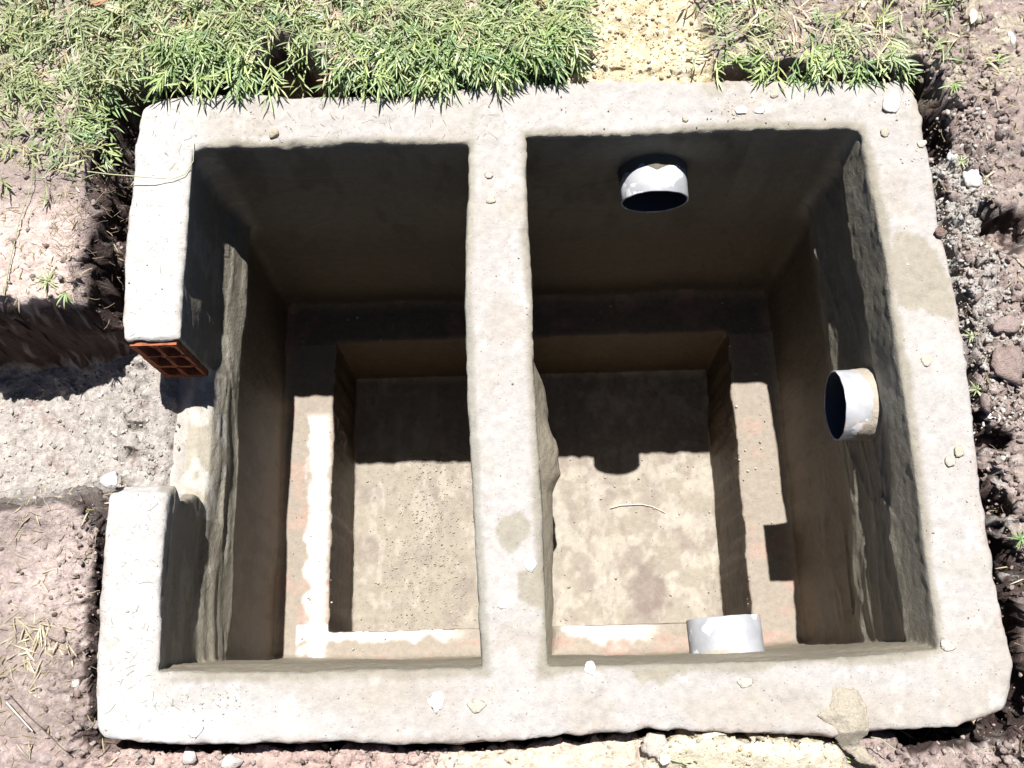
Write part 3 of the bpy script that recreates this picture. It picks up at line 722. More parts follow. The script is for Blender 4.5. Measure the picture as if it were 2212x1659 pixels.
def tint_soil():
    x, y = fx, fy
    n1 = fbm(x, y, 0 * x, 5, 3, 301); n2 = fbm(x, y, 0 * x, 30, 3, 303); n3 = fbm(x, y, 0 * x, 110, 2, 305)
    c = np.tile(np.array([.325, .258, .228]), (len(x), 1))
    def mx(col, m):
        nonlocal c
        m = np.clip(m, 0, 1)[:, None]; c = c * (1 - m) + np.array(col) * m
    mx((.48, .385, .345), sstep(-.2, .7, n1) * (x < .0) * np.maximum(sstep(-.09, -.03, hh), tm > .9))
    mx((.56, .44, .385), (x < -.2) * sstep(-.05, -.012, hh) * sstep(-.42, -.35, y) * sstep(-.08, -.2, y))
    mx((.36, .28, .25), (y < -1.28) * 1.)
    mx((.34, .265, .232), wgt[1] * .85)
    mx((.38, .31, .27), wgt[1] * sstep(.1, .6, n1 + .4 * n2) * .6)
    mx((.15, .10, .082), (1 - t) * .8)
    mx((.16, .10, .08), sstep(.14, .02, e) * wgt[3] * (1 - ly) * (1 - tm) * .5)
    mx((.085, .055, .047), np.clip(4 * tm * (1 - tm), 0, 1) * (y > -.5) * .9)  # shade of the trench bank painted into the soil tint
    mx((.070, .045, .038), np.clip(st_ * 1.6, 0, 1) * sstep(-.005, -.04, hh) * .95)  # steep faces tinted near black as painted shade
    mx((.070, .045, .038), (x < -.1) * (tm > .02) * (tm < .985) * (y > -.5) * sstep(-.005, -.03, hh) * .9)  # second pass of painted shade on the trench bank
    # whitish mortar droppings
    mort = np.array([.44, .42, .385])
    rd = wgt[1] * sstep(-.02, -.12, y) * sstep(-.62, -.40, y) * sstep(.16, .03, e)
    mx(mort, rd * sstep(-.5, .1, n2 + n1 * .3) * .9)
    tb = tm * np.where(y > -.5, sstep(.95, .995, tm), 1)
    mx((.42, .38, .34), tb * sstep(-1.1, -.5, n2) * .9)
    mx((.44, .41, .37), tb * sstep(.1, .5, n3) * .5)
    mx(mort, sstep(.55, .75, n3 + .3 * n2) * .45 * (x > 1.5) )
    mx(mort, sstep(.75, .9, n3 + .3 * n2) * .4)
    mx((.52, .38, .33), wgt[2] * sstep(.0, .02, e) * sstep(.3, .1, e) * (x < .95) * .8)
    mx((.72, .60, .46), wgt[2] * sstep(.55, .7, x + .1 * n1) * sstep(1.02, .95, x + .1 * n1) * sstep(.16, .06, e + .03 * n2) * .8)
    mx((.62, .52, .335), s1 * 1.0); mx((.76, .68, .51), s2 * 1.0)
    mx((.48, .33, .16), s1 * sstep(.35, .8, n2) * .6); mx((.80, .74, .60), s1 * sstep(.1, .6, n3) * .5)
    # under the turf: dry thatch
    mx((.50, .45, .33), sstep(-.3, .5, n2) * sstep(.05, .12, y) * (1 - s1) * t * .6)
    return np.clip(c * (1 + .12 * n3)[:, None], .01, .85)
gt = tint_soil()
sand_f = (s1 + s2)[GQ].mean(1) > .5
def sub(name, sel, mat):
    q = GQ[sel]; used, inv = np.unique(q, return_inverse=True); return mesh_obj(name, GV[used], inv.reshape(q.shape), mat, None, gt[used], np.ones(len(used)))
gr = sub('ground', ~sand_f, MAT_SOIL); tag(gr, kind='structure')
gf = (s1 > .5)[GQ].mean(1) > .5
sa = sub('sand', sand_f & gf, MAT_SAND); tag(sa, 'yellow sand packed in the channel between the turf, behind the far rim', 'sand', kind='stuff')
sb = sub('sand', sand_f & ~gf, MAT_SAND); tag(sb, 'pale cream sand heaped against the near rim', 'sand', kind='stuff')
def gh(x, y):
    h, _ = ground(np.atleast_1d(np.asarray(x, float)), np.atleast_1d(np.asarray(y, float))); return h

# ------------------------------------------------------------------ lumps
import bmesh
def ico(sub_):
    bm = bmesh.new(); bmesh.ops.create_icosphere(bm, subdivisions=sub_, radius=1); bm.verts.ensure_lookup_table()
    v = np.array([p.co[:] for p in bm.verts]); f = np.array([[q.index for q in p.verts] for p in bm.faces]); bm.free(); return v, f
ICO2, ICO3 = ico(2), ico(3)
def lump(base, seed, rough_=.35, flat=(1, 1, .6)):
    v, f = base; d = v / np.linalg.norm(v, axis=1, keepdims=True)
    n = fbm(d[:, 0] + seed * 3.1, d[:, 1], d[:, 2], 1.7, 4, 400 + seed, .62) * rough_
    q = np.random.default_rng(seed).normal(size=(9, 3)); q /= np.linalg.norm(q, axis=1, keepdims=True)
    cut = np.min(np.where(d @ q.T > .05, .72 / np.maximum(d @ q.T, .05), 9), axis=1); n = np.minimum(1 + n, cut) - 1
    return d * (1 + n)[:, None] * np.array(flat), f
def merged(name, items, mat, sharp=True):
    Vs, Fs, Cs, k = [], [], [], 0
    for v, f, c in items:
        Vs.append(v); Fs.append(f + k); Cs.append(np.tile(c, (len(v), 1))); k += len(v)
    return mesh_obj(name, np.concatenate(Vs), np.concatenate(Fs), mat, None, np.concatenate(Cs), np.ones(k), smooth=not sharp)
def rot(v, r):
    a, b, c = r.uniform(0, 6.28, 3); ca, sa_, cb, sb_, cc, sc_ = math.cos(a), math.sin(a), math.cos(b), math.sin(b), math.cos(c), math.sin(c)
    R = np.array([[ca, -sa_, 0], [sa_, ca, 0], [0, 0, 1]]) @ np.array([[1, 0, 0], [0, cb, -sb_], [0, sb_, cb]]) @ np.array([[cc, -sc_, 0], [sc_, cc, 0], [0, 0, 1]])
    return v @ R.T
variants = [lump(ICO2, s, .6, (1, .85, .7)) for s in range(8)]
def scatter(n, boxes, cols, smin_, smax_, rng, cond=None, sink=.3):
    items = []; pts = []
    for (x0, x1, y0, y1, frac) in boxes:
        k = int(n * frac); pts.append(np.stack([rng.uniform(x0, x1, k), rng.uniform(y0, y1, k)], 1))
    P = np.concatenate(pts)
    h, (e, t, tm, s1, s2, wgt, ly, cr, *_r) = ground(P[:, 0], P[:, 1])
    ok = (e > .006)
    if cond is not None: ok &= cond(P[:, 0], P[:, 1], e, t, tm, s1, s2, cr, rng.random(len(P)))
    for (x, y), z in zip(P[ok], h[ok]):
        s = smin_ * (smax_ / smin_) ** (rng.random() ** 3.2)
        v, f = variants[rng.integers(8)]
        c = np.array(cols[rng.integers(len(cols))]) * rng.uniform(.75, 1.2)
        items.append((rot(v, rng) * s + np.array([x, y, z + s * (.6 - sink)]), f, np.clip(c, 0, .85)))
    return items
r_ = np.random.default_rng(11)
soilc = [(.28, .212, .182), (.23, .168, .142), (.36, .29, .255), (.31, .24, .21), (.42, .35, .31)]; mortc = [(.40, .37, .33), (.50, .475, .43), (.34, .305, .265)]
it = scatter(22000, [(1.66, 2.05, -1.45, .45, .42), (-.40, -.12, -1.45, .12, .22), (-.62, -.3, -1.45, .1, .06), (-.2, .6, -1.42, -1.31, .02), (1.4, 1.9, -1.45, -1.3, .08)], soilc, .0016, .011, r_,
             lambda x, y, e, t, tm, s1, s2, cr, q: (tm < .3) & (s1 + s2 < .2) & (q < .06 + .85 * cr ** 1.6))
cl = merged('soil_clods', it, MAT_SOIL); tag(cl, 'crumbs and small clods of reddish brown earth scattered around the tank', 'soil clods', kind='stuff')
it = scatter(6500, [(1.68, 1.84, -.72, .05, .5), (-.62, -.13, -.80, -.42, .40), (1.7, 2.0, -1.3, .3, .1)], mortc, .0016, .009, r_,
             lambda x, y, e, t, tm, s1, s2, cr, q: (q < .8) & (((tm > .5) & (q < .38)) | ((x > 1.5) & (e < .14)) | (q < .12)))
for k in range(260):
    x, y = r_.normal(-.135, .022), r_.uniform(NY0 + .02, NY1 - .01)
    s = .0015 * (5 ** (r_.random() ** 2.5)); v, f = variants[r_.integers(8)]
    it.append((rot(v, r_) * s + np.array([x, y, -.270 + s * .3]), f, np.array(mortc[r_.integers(3)]) * .9))
it += scatter(500, [(-.1, .9, -1.40, -1.31, 1)], mortc, .002, .009, r_, lambda x, y, e, t, tm, s1, s2, cr, q: (q < .5))
cl = merged('mortar_crumbs', it, MAT_LUMP); tag(cl, 'whitish mortar droppings and grit strewn on the trench floor and beside the rim', 'mortar crumbs', kind='stuff')
it = scatter(1300, [(.9, 1.22, .14, .45, .75), (.95, 1.55, -1.42, -1.31, .25)], [(.66, .56, .38), (.72, .63, .46), (.58, .46, .28)], .002, .008, r_,
             lambda x, y, e, t, tm, s1, s2, cr, q: (s1 + s2 > .6))
cl = merged('sand_clumps', it, MAT_SAND, False); tag(cl, 'small clumps of yellow sand lying on the sand beside the rim', 'sand clumps', kind='stuff')
# grit lying on the rim and on the ledges and pit floors
it = []
for k in range(1300):
    x, y = r_.uniform(-.13, 1.69), r_.uniform(-1.31, .14)
    e = float(s_out(np.array([x]), np.array([y]))[0]); a, b = inner_dist(np.array([x]), np.array([y])); ci = min(a[0], b[0])
    if e > -.008: continue
    s = .0008 * (4.5 ** (r_.random() ** 3.5))
    if ci > .008:
        if NY0 < y < NY1 and x < 0: z = NZ - .02
        else: z = .0
        c = [(.42, .38, .33), (.62, .60, .56), (.30, .26, .20)][r_.integers(3)]
    elif PL + .01 < x < PR - .01 and PN + .01 < y < PF: z = Z2 + .003; s *= 1.8; c = [(.36, .31, .23), (.44, .38, .30)][r_.integers(2)]
    elif ci < -.03: z = Z1 + .004; s *= 1.5; c = [(.40, .34, .27), (.6, .56, .5)][r_.integers(2)]
    else: continue
    v, f = variants[r_.integers(8)]; it.append((rot(v, r_) * s + np.array([x, y, z + s * .3]), f, np.array(c)))
for (u0, v0, n0, sp) in ((1600, 245, 70, 30), (1925, 225, 60, 22), (470, 1510, 60, 40), (1000, 1500, 50, 60), (1650, 200, 40, 40), (1990, 330, 30, 25), (1120, 1290, 40, 30), (1850, 1470, 50, 60), (560, 300, 40, 60), (2080, 1150, 40, 50)):
    for k in range(n0):
        p = at(r_.normal(u0, sp), r_.normal(v0, sp * .45), 0)
        e = float(s_out(p[:1], p[1:2])[0]); a, b = inner_dist(p[:1], p[1:2])
        if e > -.006 or min(a[0], b[0]) < .006: continue
        s = .0008 * (4 ** (r_.random() ** 2)); v, f = variants[r_.integers(8)]
        it.append((rot(v, r_) * s * np.array([1.1, 1, .6]) + np.array([p[0], p[1], s * .2]), f, np.array([(.50, .47, .42), (.40, .36, .29), (.33, .28, .22)][r_.integers(3)])))
for k in range(900):                # denser mortar spatter on the left half of the pit floor
    x, y = r_.normal(.42, .09), r_.uniform(-1.04, -.4)
    if not (.17 < x < .61): continue
    s = .0015 * (4 ** (r_.random() ** 2)); v, f = variants[r_.integers(8)]
    it.append((rot(v, r_) * s * np.array([1, 1, .6]) + np.array([x, y, Z2 + .003]), f, np.array((.38, .335, .255)) * r_.uniform(.8, 1.15)))
cl = merged('grit', it, MAT_LUMP, False); tag(cl, 'fine grit and mortar spatter lying on the rim, ledges and pit floor', 'grit', kind='stuff')

# countable lumps and stones
def big_lump(name, u, v, zr, size, c, seed, label, cat, group, flat=(1, 1, .55), rough_=.35, mat=None):
    p = at(u, v, zr); z = zr
    if zr == 0 and float(s_out(np.array([p[0]]), np.array([p[1]]))[0]) > 0:
        z = float(gh(p[0], p[1])[0])
    vv, f = lump(ICO3, seed, rough_, flat)
    vv = vv * size
    o = mesh_obj(name, vv, f, mat or MAT_LUMP, None, np.tile(c, (len(vv), 1)), np.full(len(vv), .9))
    o.location = (p[0], p[1], z + size * flat[2] * .55); o.rotation_euler = (0, 0, seed * 1.7)
    tag(o, label, cat, group); return o
G1 = 'mortar lumps dropped on the rim'; TANC = (.42, .37, .29); WH = (.70, .68, .64)
for k, (u, v, s, c, lb) in enumerate([
    (593, 290, .011, (.40, .34, .24), 'egg-shaped brown mortar lump on the far rim above the first chamber'),
    (1925, 222, .030, (.62, .59, .53), 'large round flat mortar dab on the far corner of the rim beside the soil hole'),
    (1910, 285, .012, TANC, 'tan mortar lump on the inner corner of the rim by the big round dab'),
    (1990, 312, .011, (.5, .46, .38), 'tan lump at the outer edge of the rim below the big round dab'),
    (1601, 238, .014, WH, 'white crumbly mortar lump on the far rim, biggest of its cluster'),
    (1640, 240, .011, WH, 'pale crumb just beside the white crumbly lump on the far rim'),
    (1480, 258, .008, TANC, 'small tan dot on the far rim above the pipe'),
    (1672, 207, .010, TANC, 'tan mortar lump touching the outer edge of the far rim near the sparse turf'),
    (2308 - 307, 778, .015, (.45, .40, .32), 'oval tan mortar lump on the long side rim above the grey pipe'),
    (2070, 975, .012, (.44, .39, .30), 'round tan dab on the side rim level with the grey pipe'),
    (2050, 998, .012, (.46, .41, .33), 'flattened tan dab on the side rim below the grey pipe'),
    (2046, 1395, .014, (.5, .45, .38), 'long pale lump on the side rim near the damp inner corner'),
    (1055, 380, .009, (.5, .42, .33), 'small lump on the partition top near its far end'),
    (1060, 433, .010, (.5, .42, .33), 'brown-grey lump on the partition top, farthest but one'),
    (1145, 1218, .016, WH, 'white flat flake on the partition top between two damp patches'),
    (1085, 1306, .011, WH, 'white flake on the partition top nearest the front rim'),
    (945, 1512, .019, (.80, .79, .76), 'bright white splash of lime on the near rim below the first chamber'),
    (1030, 1525, .017, (.47, .42, .33), 'flat tan dab on the near rim beside the bright white splash'),
    (1275, 1443, .015, (.78, .76, .73), 'white lump where the partition meets the near rim'),
    (1610, 1475, .013, (.5, .45, .36), 'round tan dab on the near rim below the pale pipe stub'),
    (423, 1530 + 45, .016, (.78, .76, .73), 'white crusty lump on the near rim close to its left corner'),
    (1000, 970, .010, (.45, .40, .31), None)]):
    if lb is None: continue
    flat = (1, 1.25, .75) if k == 0 else ((1.1, .9, .22) if s > .012 else (1, 1.1, .45))
    big_lump('mortar_lump', u, v, 0, s, c, 20 + k, lb, 'mortar lump', G1, flat, .3 if k else .15)
G2 = 'stones and lumps lying on the soil'
for k, (u, v, s, c, lb, fl) in enumerate([
    (2120, 895, .034, (.30, .225, .19), 'broad reddish clod casting a shadow by the side rim below the grey pipe level', (1.3, .9, .5)),
    (2155, 930, .028, (.28, .21, .18), 'dark clod carrying a white stone, right of the side rim', (1.3, .8, .6)),
    (2172, 790, .038, (.29, .22, .19), 'large cracked brown clod above the clod with the white stone', (1.2, 1.2, .5)),
    (2180, 700, .032, (.32, .25, .22), 'smooth rounded clod at the right edge of the ground, above the large cracked clod', (1.1, .8, .5)),
    (2150, 900, .013, WH, 'bright white stone lying on the dark clod', (1.2, .9, .7)),
    (2030, 505, .014, (.22, .15, .12), 'dark brown clod in the whitish droppings beside the rim', (1, 1, .7)),
    (2140, 440, .016, (.4, .35, .3), 'grey-brown stone in the droppings, top of the dark hole', (1, .9, .7)),
    (2060, 335, .020, WH, 'pale clump of mortar in the droppings beside the far corner', (1, .8, .5)),
    (2100, 385, .024, (.6, .57, .52), 'largest whitish clump in the droppings right of the rim', (1, 1, .5)),
    (1858, 20, .015, (.76, .75, .7), 'white angular stone in the sparse turf, biggest there', (1, .8, .6)),
    (1608, 14, .014, (.8, .78, .74), 'white stone at the top of the sparse turf near the sand', (1.1, 1, .6)),
    (2035, 40, .011, (.7, .72, .72), 'small white stone at the upper right in the dry soil', (1, .8, .6)),
    (690, 55, .024, (.80, .78, .74), 'bright white flat stone lying in the dense turf', (1.1, .7, .45)),
    (2180, 90, .014, (.7, .72, .72), 'pale stone near the top right corner of the ground', (1.3, .7, .6)),
    (1120, 1640, .020, (.34, .26, .22), 'brown lump bridging the dark gap below the near rim', (1, .8, .7)),
    (385, 1640, .016, (.50, .44, .40), 'pale lump at the bottom edge left of the dark gap', (1.2, .9, .6)),
    (480, 1652, .020, (.55, .50, .46), 'whitish rubble pile below the near rim, bottom left', (1.1, .8, .6)),
    (1420, 1610, .026, (.46, .41, .35), 'grey-brown mortar clump where the dark gap meets the cream sand', (1.2, .9, .6)),
    (1440, 1640, .013, (.8, .78, .74), 'white chip between the mortar clump and the cream sand', (1, .9, .6)),
    (180, 1484, .014, WH, 'white crumb in the crumbly soil by the left front corner', (1, 1, .7)),
    (145, 1475, .012, (.6, .56, .5), 'grey crumb next to the white crumb by the left front corner', (1, 1, .7)),
    (110, 1365, .022, (.36, .28, .24), 'flat-topped brown clod left of the near stump of the wall', (1, 1, .5)),
    (240, 1040, .022, (.66, .64, .6), 'pale rubble lump at the broken end of the near wall stump', (1, .8, .6))]):
    if 'bridging' in lb: v = 1605; u = 1105
    big_lump('clod' if max(c) < .45 else 'stone', u, v, 0, s, c, 60 + k, lb, 'clod' if max(c) < .45 else 'stone', G2, fl, .4, MAT_SOIL if max(c) < .45 else MAT_LUMP)
# spilled mortar on the near rim: lobed mound following its outline
def spill():
    px = [(1800, 1485), (1850, 1490), (1875, 1530), (1880, 1590), (1862, 1600), (1895, 1640), (1925, 1662), (1880, 1655), (1825, 1615), (1800, 1570), (1765, 1545), (1795, 1520)]
    P = at_many(px, 0.0); x0, y0 = P.min(0) - .01; x1, y1 = P.max(0) + .01
    xs = np.arange(x0, x1, .0025); ys = np.arange(y0, y1, .0025); A, B = np.meshgrid(xs, ys, indexing='ij'); A = A.ravel(); B = B.ravel()
    s = poly_sd(A, B, P) + .003 * fbm(A, B, 0 * A, 60, 2, 500)
    th = .012 * sstep(.0, -.03, s) + .004 * sstep(.002, -.004, s)
    e = s_out(A, B); base = np.where(e > -.012, np.maximum(-(np.maximum(e + .004, 0)) * 1.2, -.035), 0)
    Zs = base + th + .0022 * fbm(A, B, 0 * A, 50, 3, 505) * (th > .003) - .004 * (s > .001)
    n, mm = len(xs), len(ys); i, j = np.meshgrid(np.arange(n - 1), np.arange(mm - 1), indexing='ij'); a = (i * mm + j).ravel()
    q = np.stack([a, a + mm, a + mm + 1, a + 1], 1); q = q[(s[q] < .0022).all(1)]
    used, inv = np.unique(q, return_inverse=True)
    VV = np.stack([A, B, Zs], 1)[used]; c0 = VV.mean(0); c0[2] = 0
    o = mesh_obj('mortar_spill', VV - c0, inv.reshape(q.shape), MAT_LUMP, None, np.tile((.36, .315, .245), (len(used), 1)), np.full(len(used), .9))
    o.location = c0; tag(o, 'damp brown heap of mortar spilled over the near rim onto the cream sand', 'mortar heap')
spill()

# ------------------------------------------------------------------ grass
class Leaves:
    def __init__(s): s.V = []; s.F = []; s.C = []; s.k = 0
    def blade(s, p, d, L, W, c, up=(0, 0, 1), droop=.25, seg=3, twist=0.0, fold=.25):
        """lance-shaped blade with a folded midrib"""
        d = np.asarray(d, float); d /= np.linalg.norm(d); up = np.asarray(up, float)
        sd_ = np.cross(d, up); nn = np.linalg.norm(sd_); sd_ = np.array([1., 0, 0]) if nn < 1e-6 else sd_ / nn
        n_ = np.cross(sd_, d)
        sd_, n_ = sd_ * math.cos(twist) + n_ * math.sin(twist), n_ * math.cos(twist) - sd_ * math.sin(twist)
        prof = {3: ((0, .45), (.35, 1), (.72, .7)), 2: ((0, .8), (.5, 1))}[seg]
        k = s.k; pts = []
        for (t_, w_) in prof:
            q = p + d * (L * t_) - np.array([0, 0, 1]) * droop * L * t_ * t_
            pts += [q - sd_ * W * w_ * .5 + n_ * W * w_ * fold, q, q + sd_ * W * w_ * .5 + n_ * W * w_ * fold]
        tipp = p + d * L - np.array([0, 0, 1]) * droop * L; pts.append(tipp)
        m_ = len(prof)
        for i in range(m_ - 1):
            b = k + 3 * i; s.F += [(b, b + 1, b + 4), (b, b + 4, b + 3), (b + 1, b + 2, b + 5), (b + 1, b + 5, b + 4)]
        b = k + 3 * (m_ - 1); s.F += [(b, b + 1, k + 3 * m_), (b + 1, b + 2, k + 3 * m_)]
        s.V += pts; cc = np.array(c); s.C += [cc * (.85 if i % 3 == 1 else 1.0) for i in range(3 * m_)] + [cc * 1.05]
        s.k += 3 * m_ + 1
    def stem(s, pts, r, c):
        k = s.k; n = len(pts)
        for i, p in enumerate(pts):
            d = np.asarray(pts[min(i + 1, n - 1)]) - np.asarray(pts[max(i - 1, 0)]); d = d / (np.linalg.norm(d) + 1e-9)
            a = np.cross(d, (0, 0, 1.)); a = a / (np.linalg.norm(a) + 1e-9) if np.linalg.norm(a) > 1e-6 else np.array([1., 0, 0]); b = np.cross(a, d)
            rr = r * (1 - .4 * i / n)
            for q in range(3):
                an = q * 2.094; s.V.append(np.asarray(p) + (a * math.cos(an) + b * math.sin(an)) * rr); s.C.append(np.array(c))
        for i in range(n - 1):
            for q in range(3):
                a0 = k + i * 3 + q; a1 = k + i * 3 + (q + 1) % 3; s.F += [(a0, a1, a1 + 3), (a0, a1 + 3, a0 + 3)]
        s.k += 3 * n
    def build(s, name, mat=None):
        return mesh_obj(name, np.array(s.V), np.array(s.F), mat or MAT_LEAF, None, np.array(s.C), None, smooth=False)
GR = [(.20, .30, .10), (.27, .37, .13), (.15, .25, .10), (.36, .44, .16), (.31, .39, .20), (.46, .51, .25), (.24, .34, .13)]
DRY = [(.52, .44, .27), (.60, .53, .36), (.42, .34, .20), (.36, .30, .15)]
rg = np.random.default_rng(5)
def sprig(S, p, ang, rg, nleaf, Ls, c, lift=.25, droop=.3, stemL=None):
    sl = stemL or rg.uniform(.02, .07); d = np.array([math.cos(ang), math.sin(ang), lift * rg.uniform(.3, 1.5)]); d /= np.linalg.norm(d)
    pts = []; q = np.array(p, float); dd_ = d.copy()
    for i in range(5):
        pts.append(q.copy()); q = q + dd_ * sl / 4; dd_ = dd_ + np.array([rg.normal(0, .12), rg.normal(0, .12), -.12 * droop * 4 * sl / .05]); dd_ /= np.linalg.norm(dd_)
    S.stem(pts, rg.uniform(.0007, .0013), np.array(c) * np.array([1.5, 1.3, 1.2]))
    for i in range(nleaf):
        t_ = 1 - (i / nleaf) * .8; kx = min(int(t_ * 4), 3); fr_ = t_ * 4 - kx; b = pts[kx] * (1 - fr_) + pts[min(kx + 1, 4)] * fr_
        base = math.atan2(dd_[1], dd_[0]); side_ = 1 if i % 2 else -1
        a = base + side_ * rg.uniform(.25, 1.0) * (1 if i else .1); el = rg.uniform(-.15, .65)
        S.blade(b, (math.cos(a) * math.cos(el), math.sin(a) * math.cos(el), math.sin(el)), Ls * rg.uniform(.65, 1.2), rg.uniform(.0034, .0056), np.array(c) * rg.uniform(.75, 1.3), droop=rg.uniform(.05, .4), twist=rg.uniform(-.5, .5))
G = Leaves()
def dens(u, v):
    u, v = max(u, 0), max(v, 0)
    """turf cover read off the photograph"""
    if u < 1285 and v < 215:
        d = 1.0
        if v > 120 and u > 330: d = .9
        return d
    if u < 130 and 60 < v < 420: return .55 if v < 330 else .35 * max(0, 1 - (v - 330) / 90)
    if u < 330 and v < 420: return 1.0 if v < 250 + (200 - u) * .15 else max(0, .75 - (v - 250) / 200)
    if 1500 < u < 2150 and v < 165: return .42 if u < 1950 else .28 * max(0, 1 - (u - 1950) / 250)
    return 0
def pick(n, fn_, box):
    out = []
    while len(out) < n:
        u = rg.uniform(box[0], box[2]); v = rg.uniform(box[1], box[3])
        if rg.random() < fn_(u, v): out.append((u, v))
    return out
def place(uvs, z=.02):
    P = at_many(uvs, z); h, inf = ground(P[:, 0], P[:, 1]); e, t = inf[0], inf[1]; s1 = inf[3]; return P, h, e, t, s1
# low thatch
P, h, e, t, s1 = place(pick(23000, dens, (-420, -380, 2500, 430)))
for (x, y), z, e_, t_, s_ in zip(P, h, e, t, s1):
    if t_ < .75 or e_ < .02 or s_ > .4: continue
    right = x > 1.1
    if rg.random() < (.6 if right else .42): c = DRY[rg.integers(4)]
    else: c = GR[rg.integers(7)]
    a = rg.uniform(0, 6.28); el = rg.uniform(-.05, .8) if not right else rg.uniform(-.05, .4)
    if rg.random() < .35: continue
    G.blade(np.array([x, y, z + .002]), (math.cos(a) * math.cos(el), math.sin(a) * math.cos(el), math.sin(el)), rg.uniform(.012, .036), rg.uniform(.0012, .0032), np.array(c) * rg.uniform(.7, 1.2), seg=2, droop=rg.uniform(.1, .5), twist=rg.uniform(-.8, .8))
# sprigs
P, h, e, t, s1 = place(pick(3100, dens, (-420, -380, 2500, 400)))
for (x, y), z, e_, t_, s_ in zip(P, h, e, t, s1):
    if t_ < .8 or e_ < .02 or s_ > .4: continue
    if .12 < x < .31 and y < .285: continue
    if not (x > 1.1) and vnoise(x * 9, y * 9, 0, 600) > .45 and rg.random() < .6: continue
    right = x > 1.1
    if right and rg.random() < .45: continue
    c = GR[rg.integers(7)] if rg.random() > (.35 if right else .16) else DRY[rg.integers(4)]
    if x < -.05: c = np.array(c) * .6 + np.array((.30, .31, .17)) * .4
    a = -math.pi / 2 + rg.normal(0, 1.5)
    sprig(G, (x, y, z + rg.uniform(.003, .022)), a, rg, rg.integers(4, 8), rg.uniform(.020, .056) * (.75 if x < -.1 else 1), c)
# long creeping runners with leaves at their nodes
for (u, v) in pick(230, dens, (-40, -40, 2100, 200)):
    p = at(u, v, .03); x, y = p[0], p[1]
    if float(s_out(np.array([x]), np.array([y]))[0]) < .09: continue
    z = float(gh(x, y)[0]) + .025
    if z < 0: continue
    a = rg.normal(-1.2, 1.2); q = np.array([x, y, z]); pts = []; c = np.array(GR[rg.integers(7)]) * .5 + np.array((.42, .42, .22)) * .5
    n_ = rg.integers(6, 11)
    for i in range(n_): pts.append(q.copy()); a += rg.normal(0, .14); q = q + np.array([math.cos(a), math.sin(a), rg.normal(0, .12)]) * .016
    if float(s_out(np.array([q[0]]), np.array([q[1]]))[0]) < .03: continue
    G.stem(pts, .0012, c * 1.1)
    for i in range(1, n_):
        for s_ in (1, -1):
            if rg.random() < .75:
                aa = a + s_ * rg.uniform(.4, 1.1); G.blade(pts[i], (math.cos(aa), math.sin(aa), rg.uniform(.1, .9)), rg.uniform(.03, .062), rg.uniform(.003, .0052), c * rg.uniform(.7, 1.2), droop=rg.uniform(.1, .5), twist=rg.uniform(-.6, .6))
# overhanging sprigs along the turf edge behind the rim and at the corner
def fringe(us, off0, off1, n, amp, col_shift=1.0):
    for k in range(n):
        u = rg.uniform(*us); x = at(u, 190, 0)[0]; y = float(oF(x)) + rg.uniform(off0, off1) + .012 * math.sin(x * 31)
        z = float(gh(x, y)[0]); z = max(z, -.03)
        if .12 < x < .31 and rg.random() < .88: continue
        if vnoise(x * 8, 0, 0, 640) > .15 and rg.random() < .7: continue
        c = GR[rg.integers(7)]; a = -math.pi / 2 + rg.normal(0, .55)
        sprig(G, (x, y, z + rg.uniform(.008, .03)), a, rg, rg.integers(5, 9), rg.uniform(.030, .050), np.array(c) * col_shift, lift=.3, droop=.7, stemL=rg.uniform(.035, .10) * amp)
fringe((350, 1240), .09, .17, 420, 1.25)
for k in range(75):
    u = rg.choice([380, 440, 520, 560, 720, 760, 800, 860, 900, 940, 960, 1040, 1080, 1110]) + rg.normal(0, 16); x = at(u, 190, 0)[0]; y = float(oF(x)) + rg.uniform(.035, .075)
    sprig(G, (x, y, rg.uniform(.015, .045)), -math.pi / 2 + rg.normal(0, .35), rg, rg.integers(5, 8), rg.uniform(.034, .058), GR[rg.integers(7)], lift=.12, droop=.25, stemL=rg.uniform(.03, .065))
fringe((860, 1240), .05, .10, 150, 1.0)
fringe((700, 1000), .07, .11, 80, 1.15)
fringe((1540, 1950), .03, .07, 60, .9, 1.1)
for k in range(150):      # corner and left bank fringe
    u, v = rg.uniform(150, 330), rg.uniform(120, 330); p = at(u, v, 0)
    if float(s_out(np.array([p[0]]), np.array([p[1]]))[0]) < .075: continue
    sprig(G, (p[0], p[1], max(float(gh(p[0], p[1])[0]), -.02) + .01), rg.normal(-.9, .7), rg, rg.integers(4, 8), rg.uniform(.024, .038), GR[rg.integers(7)] if rg.random() < .7 else (.30, .30, .14), droop=.6, stemL=rg.uniform(.03, .07))
tag(G.build('turf_grass'), 'mat of green creeping grass with lance-shaped leaves around the far side of the tank', 'grass', kind='stuff')
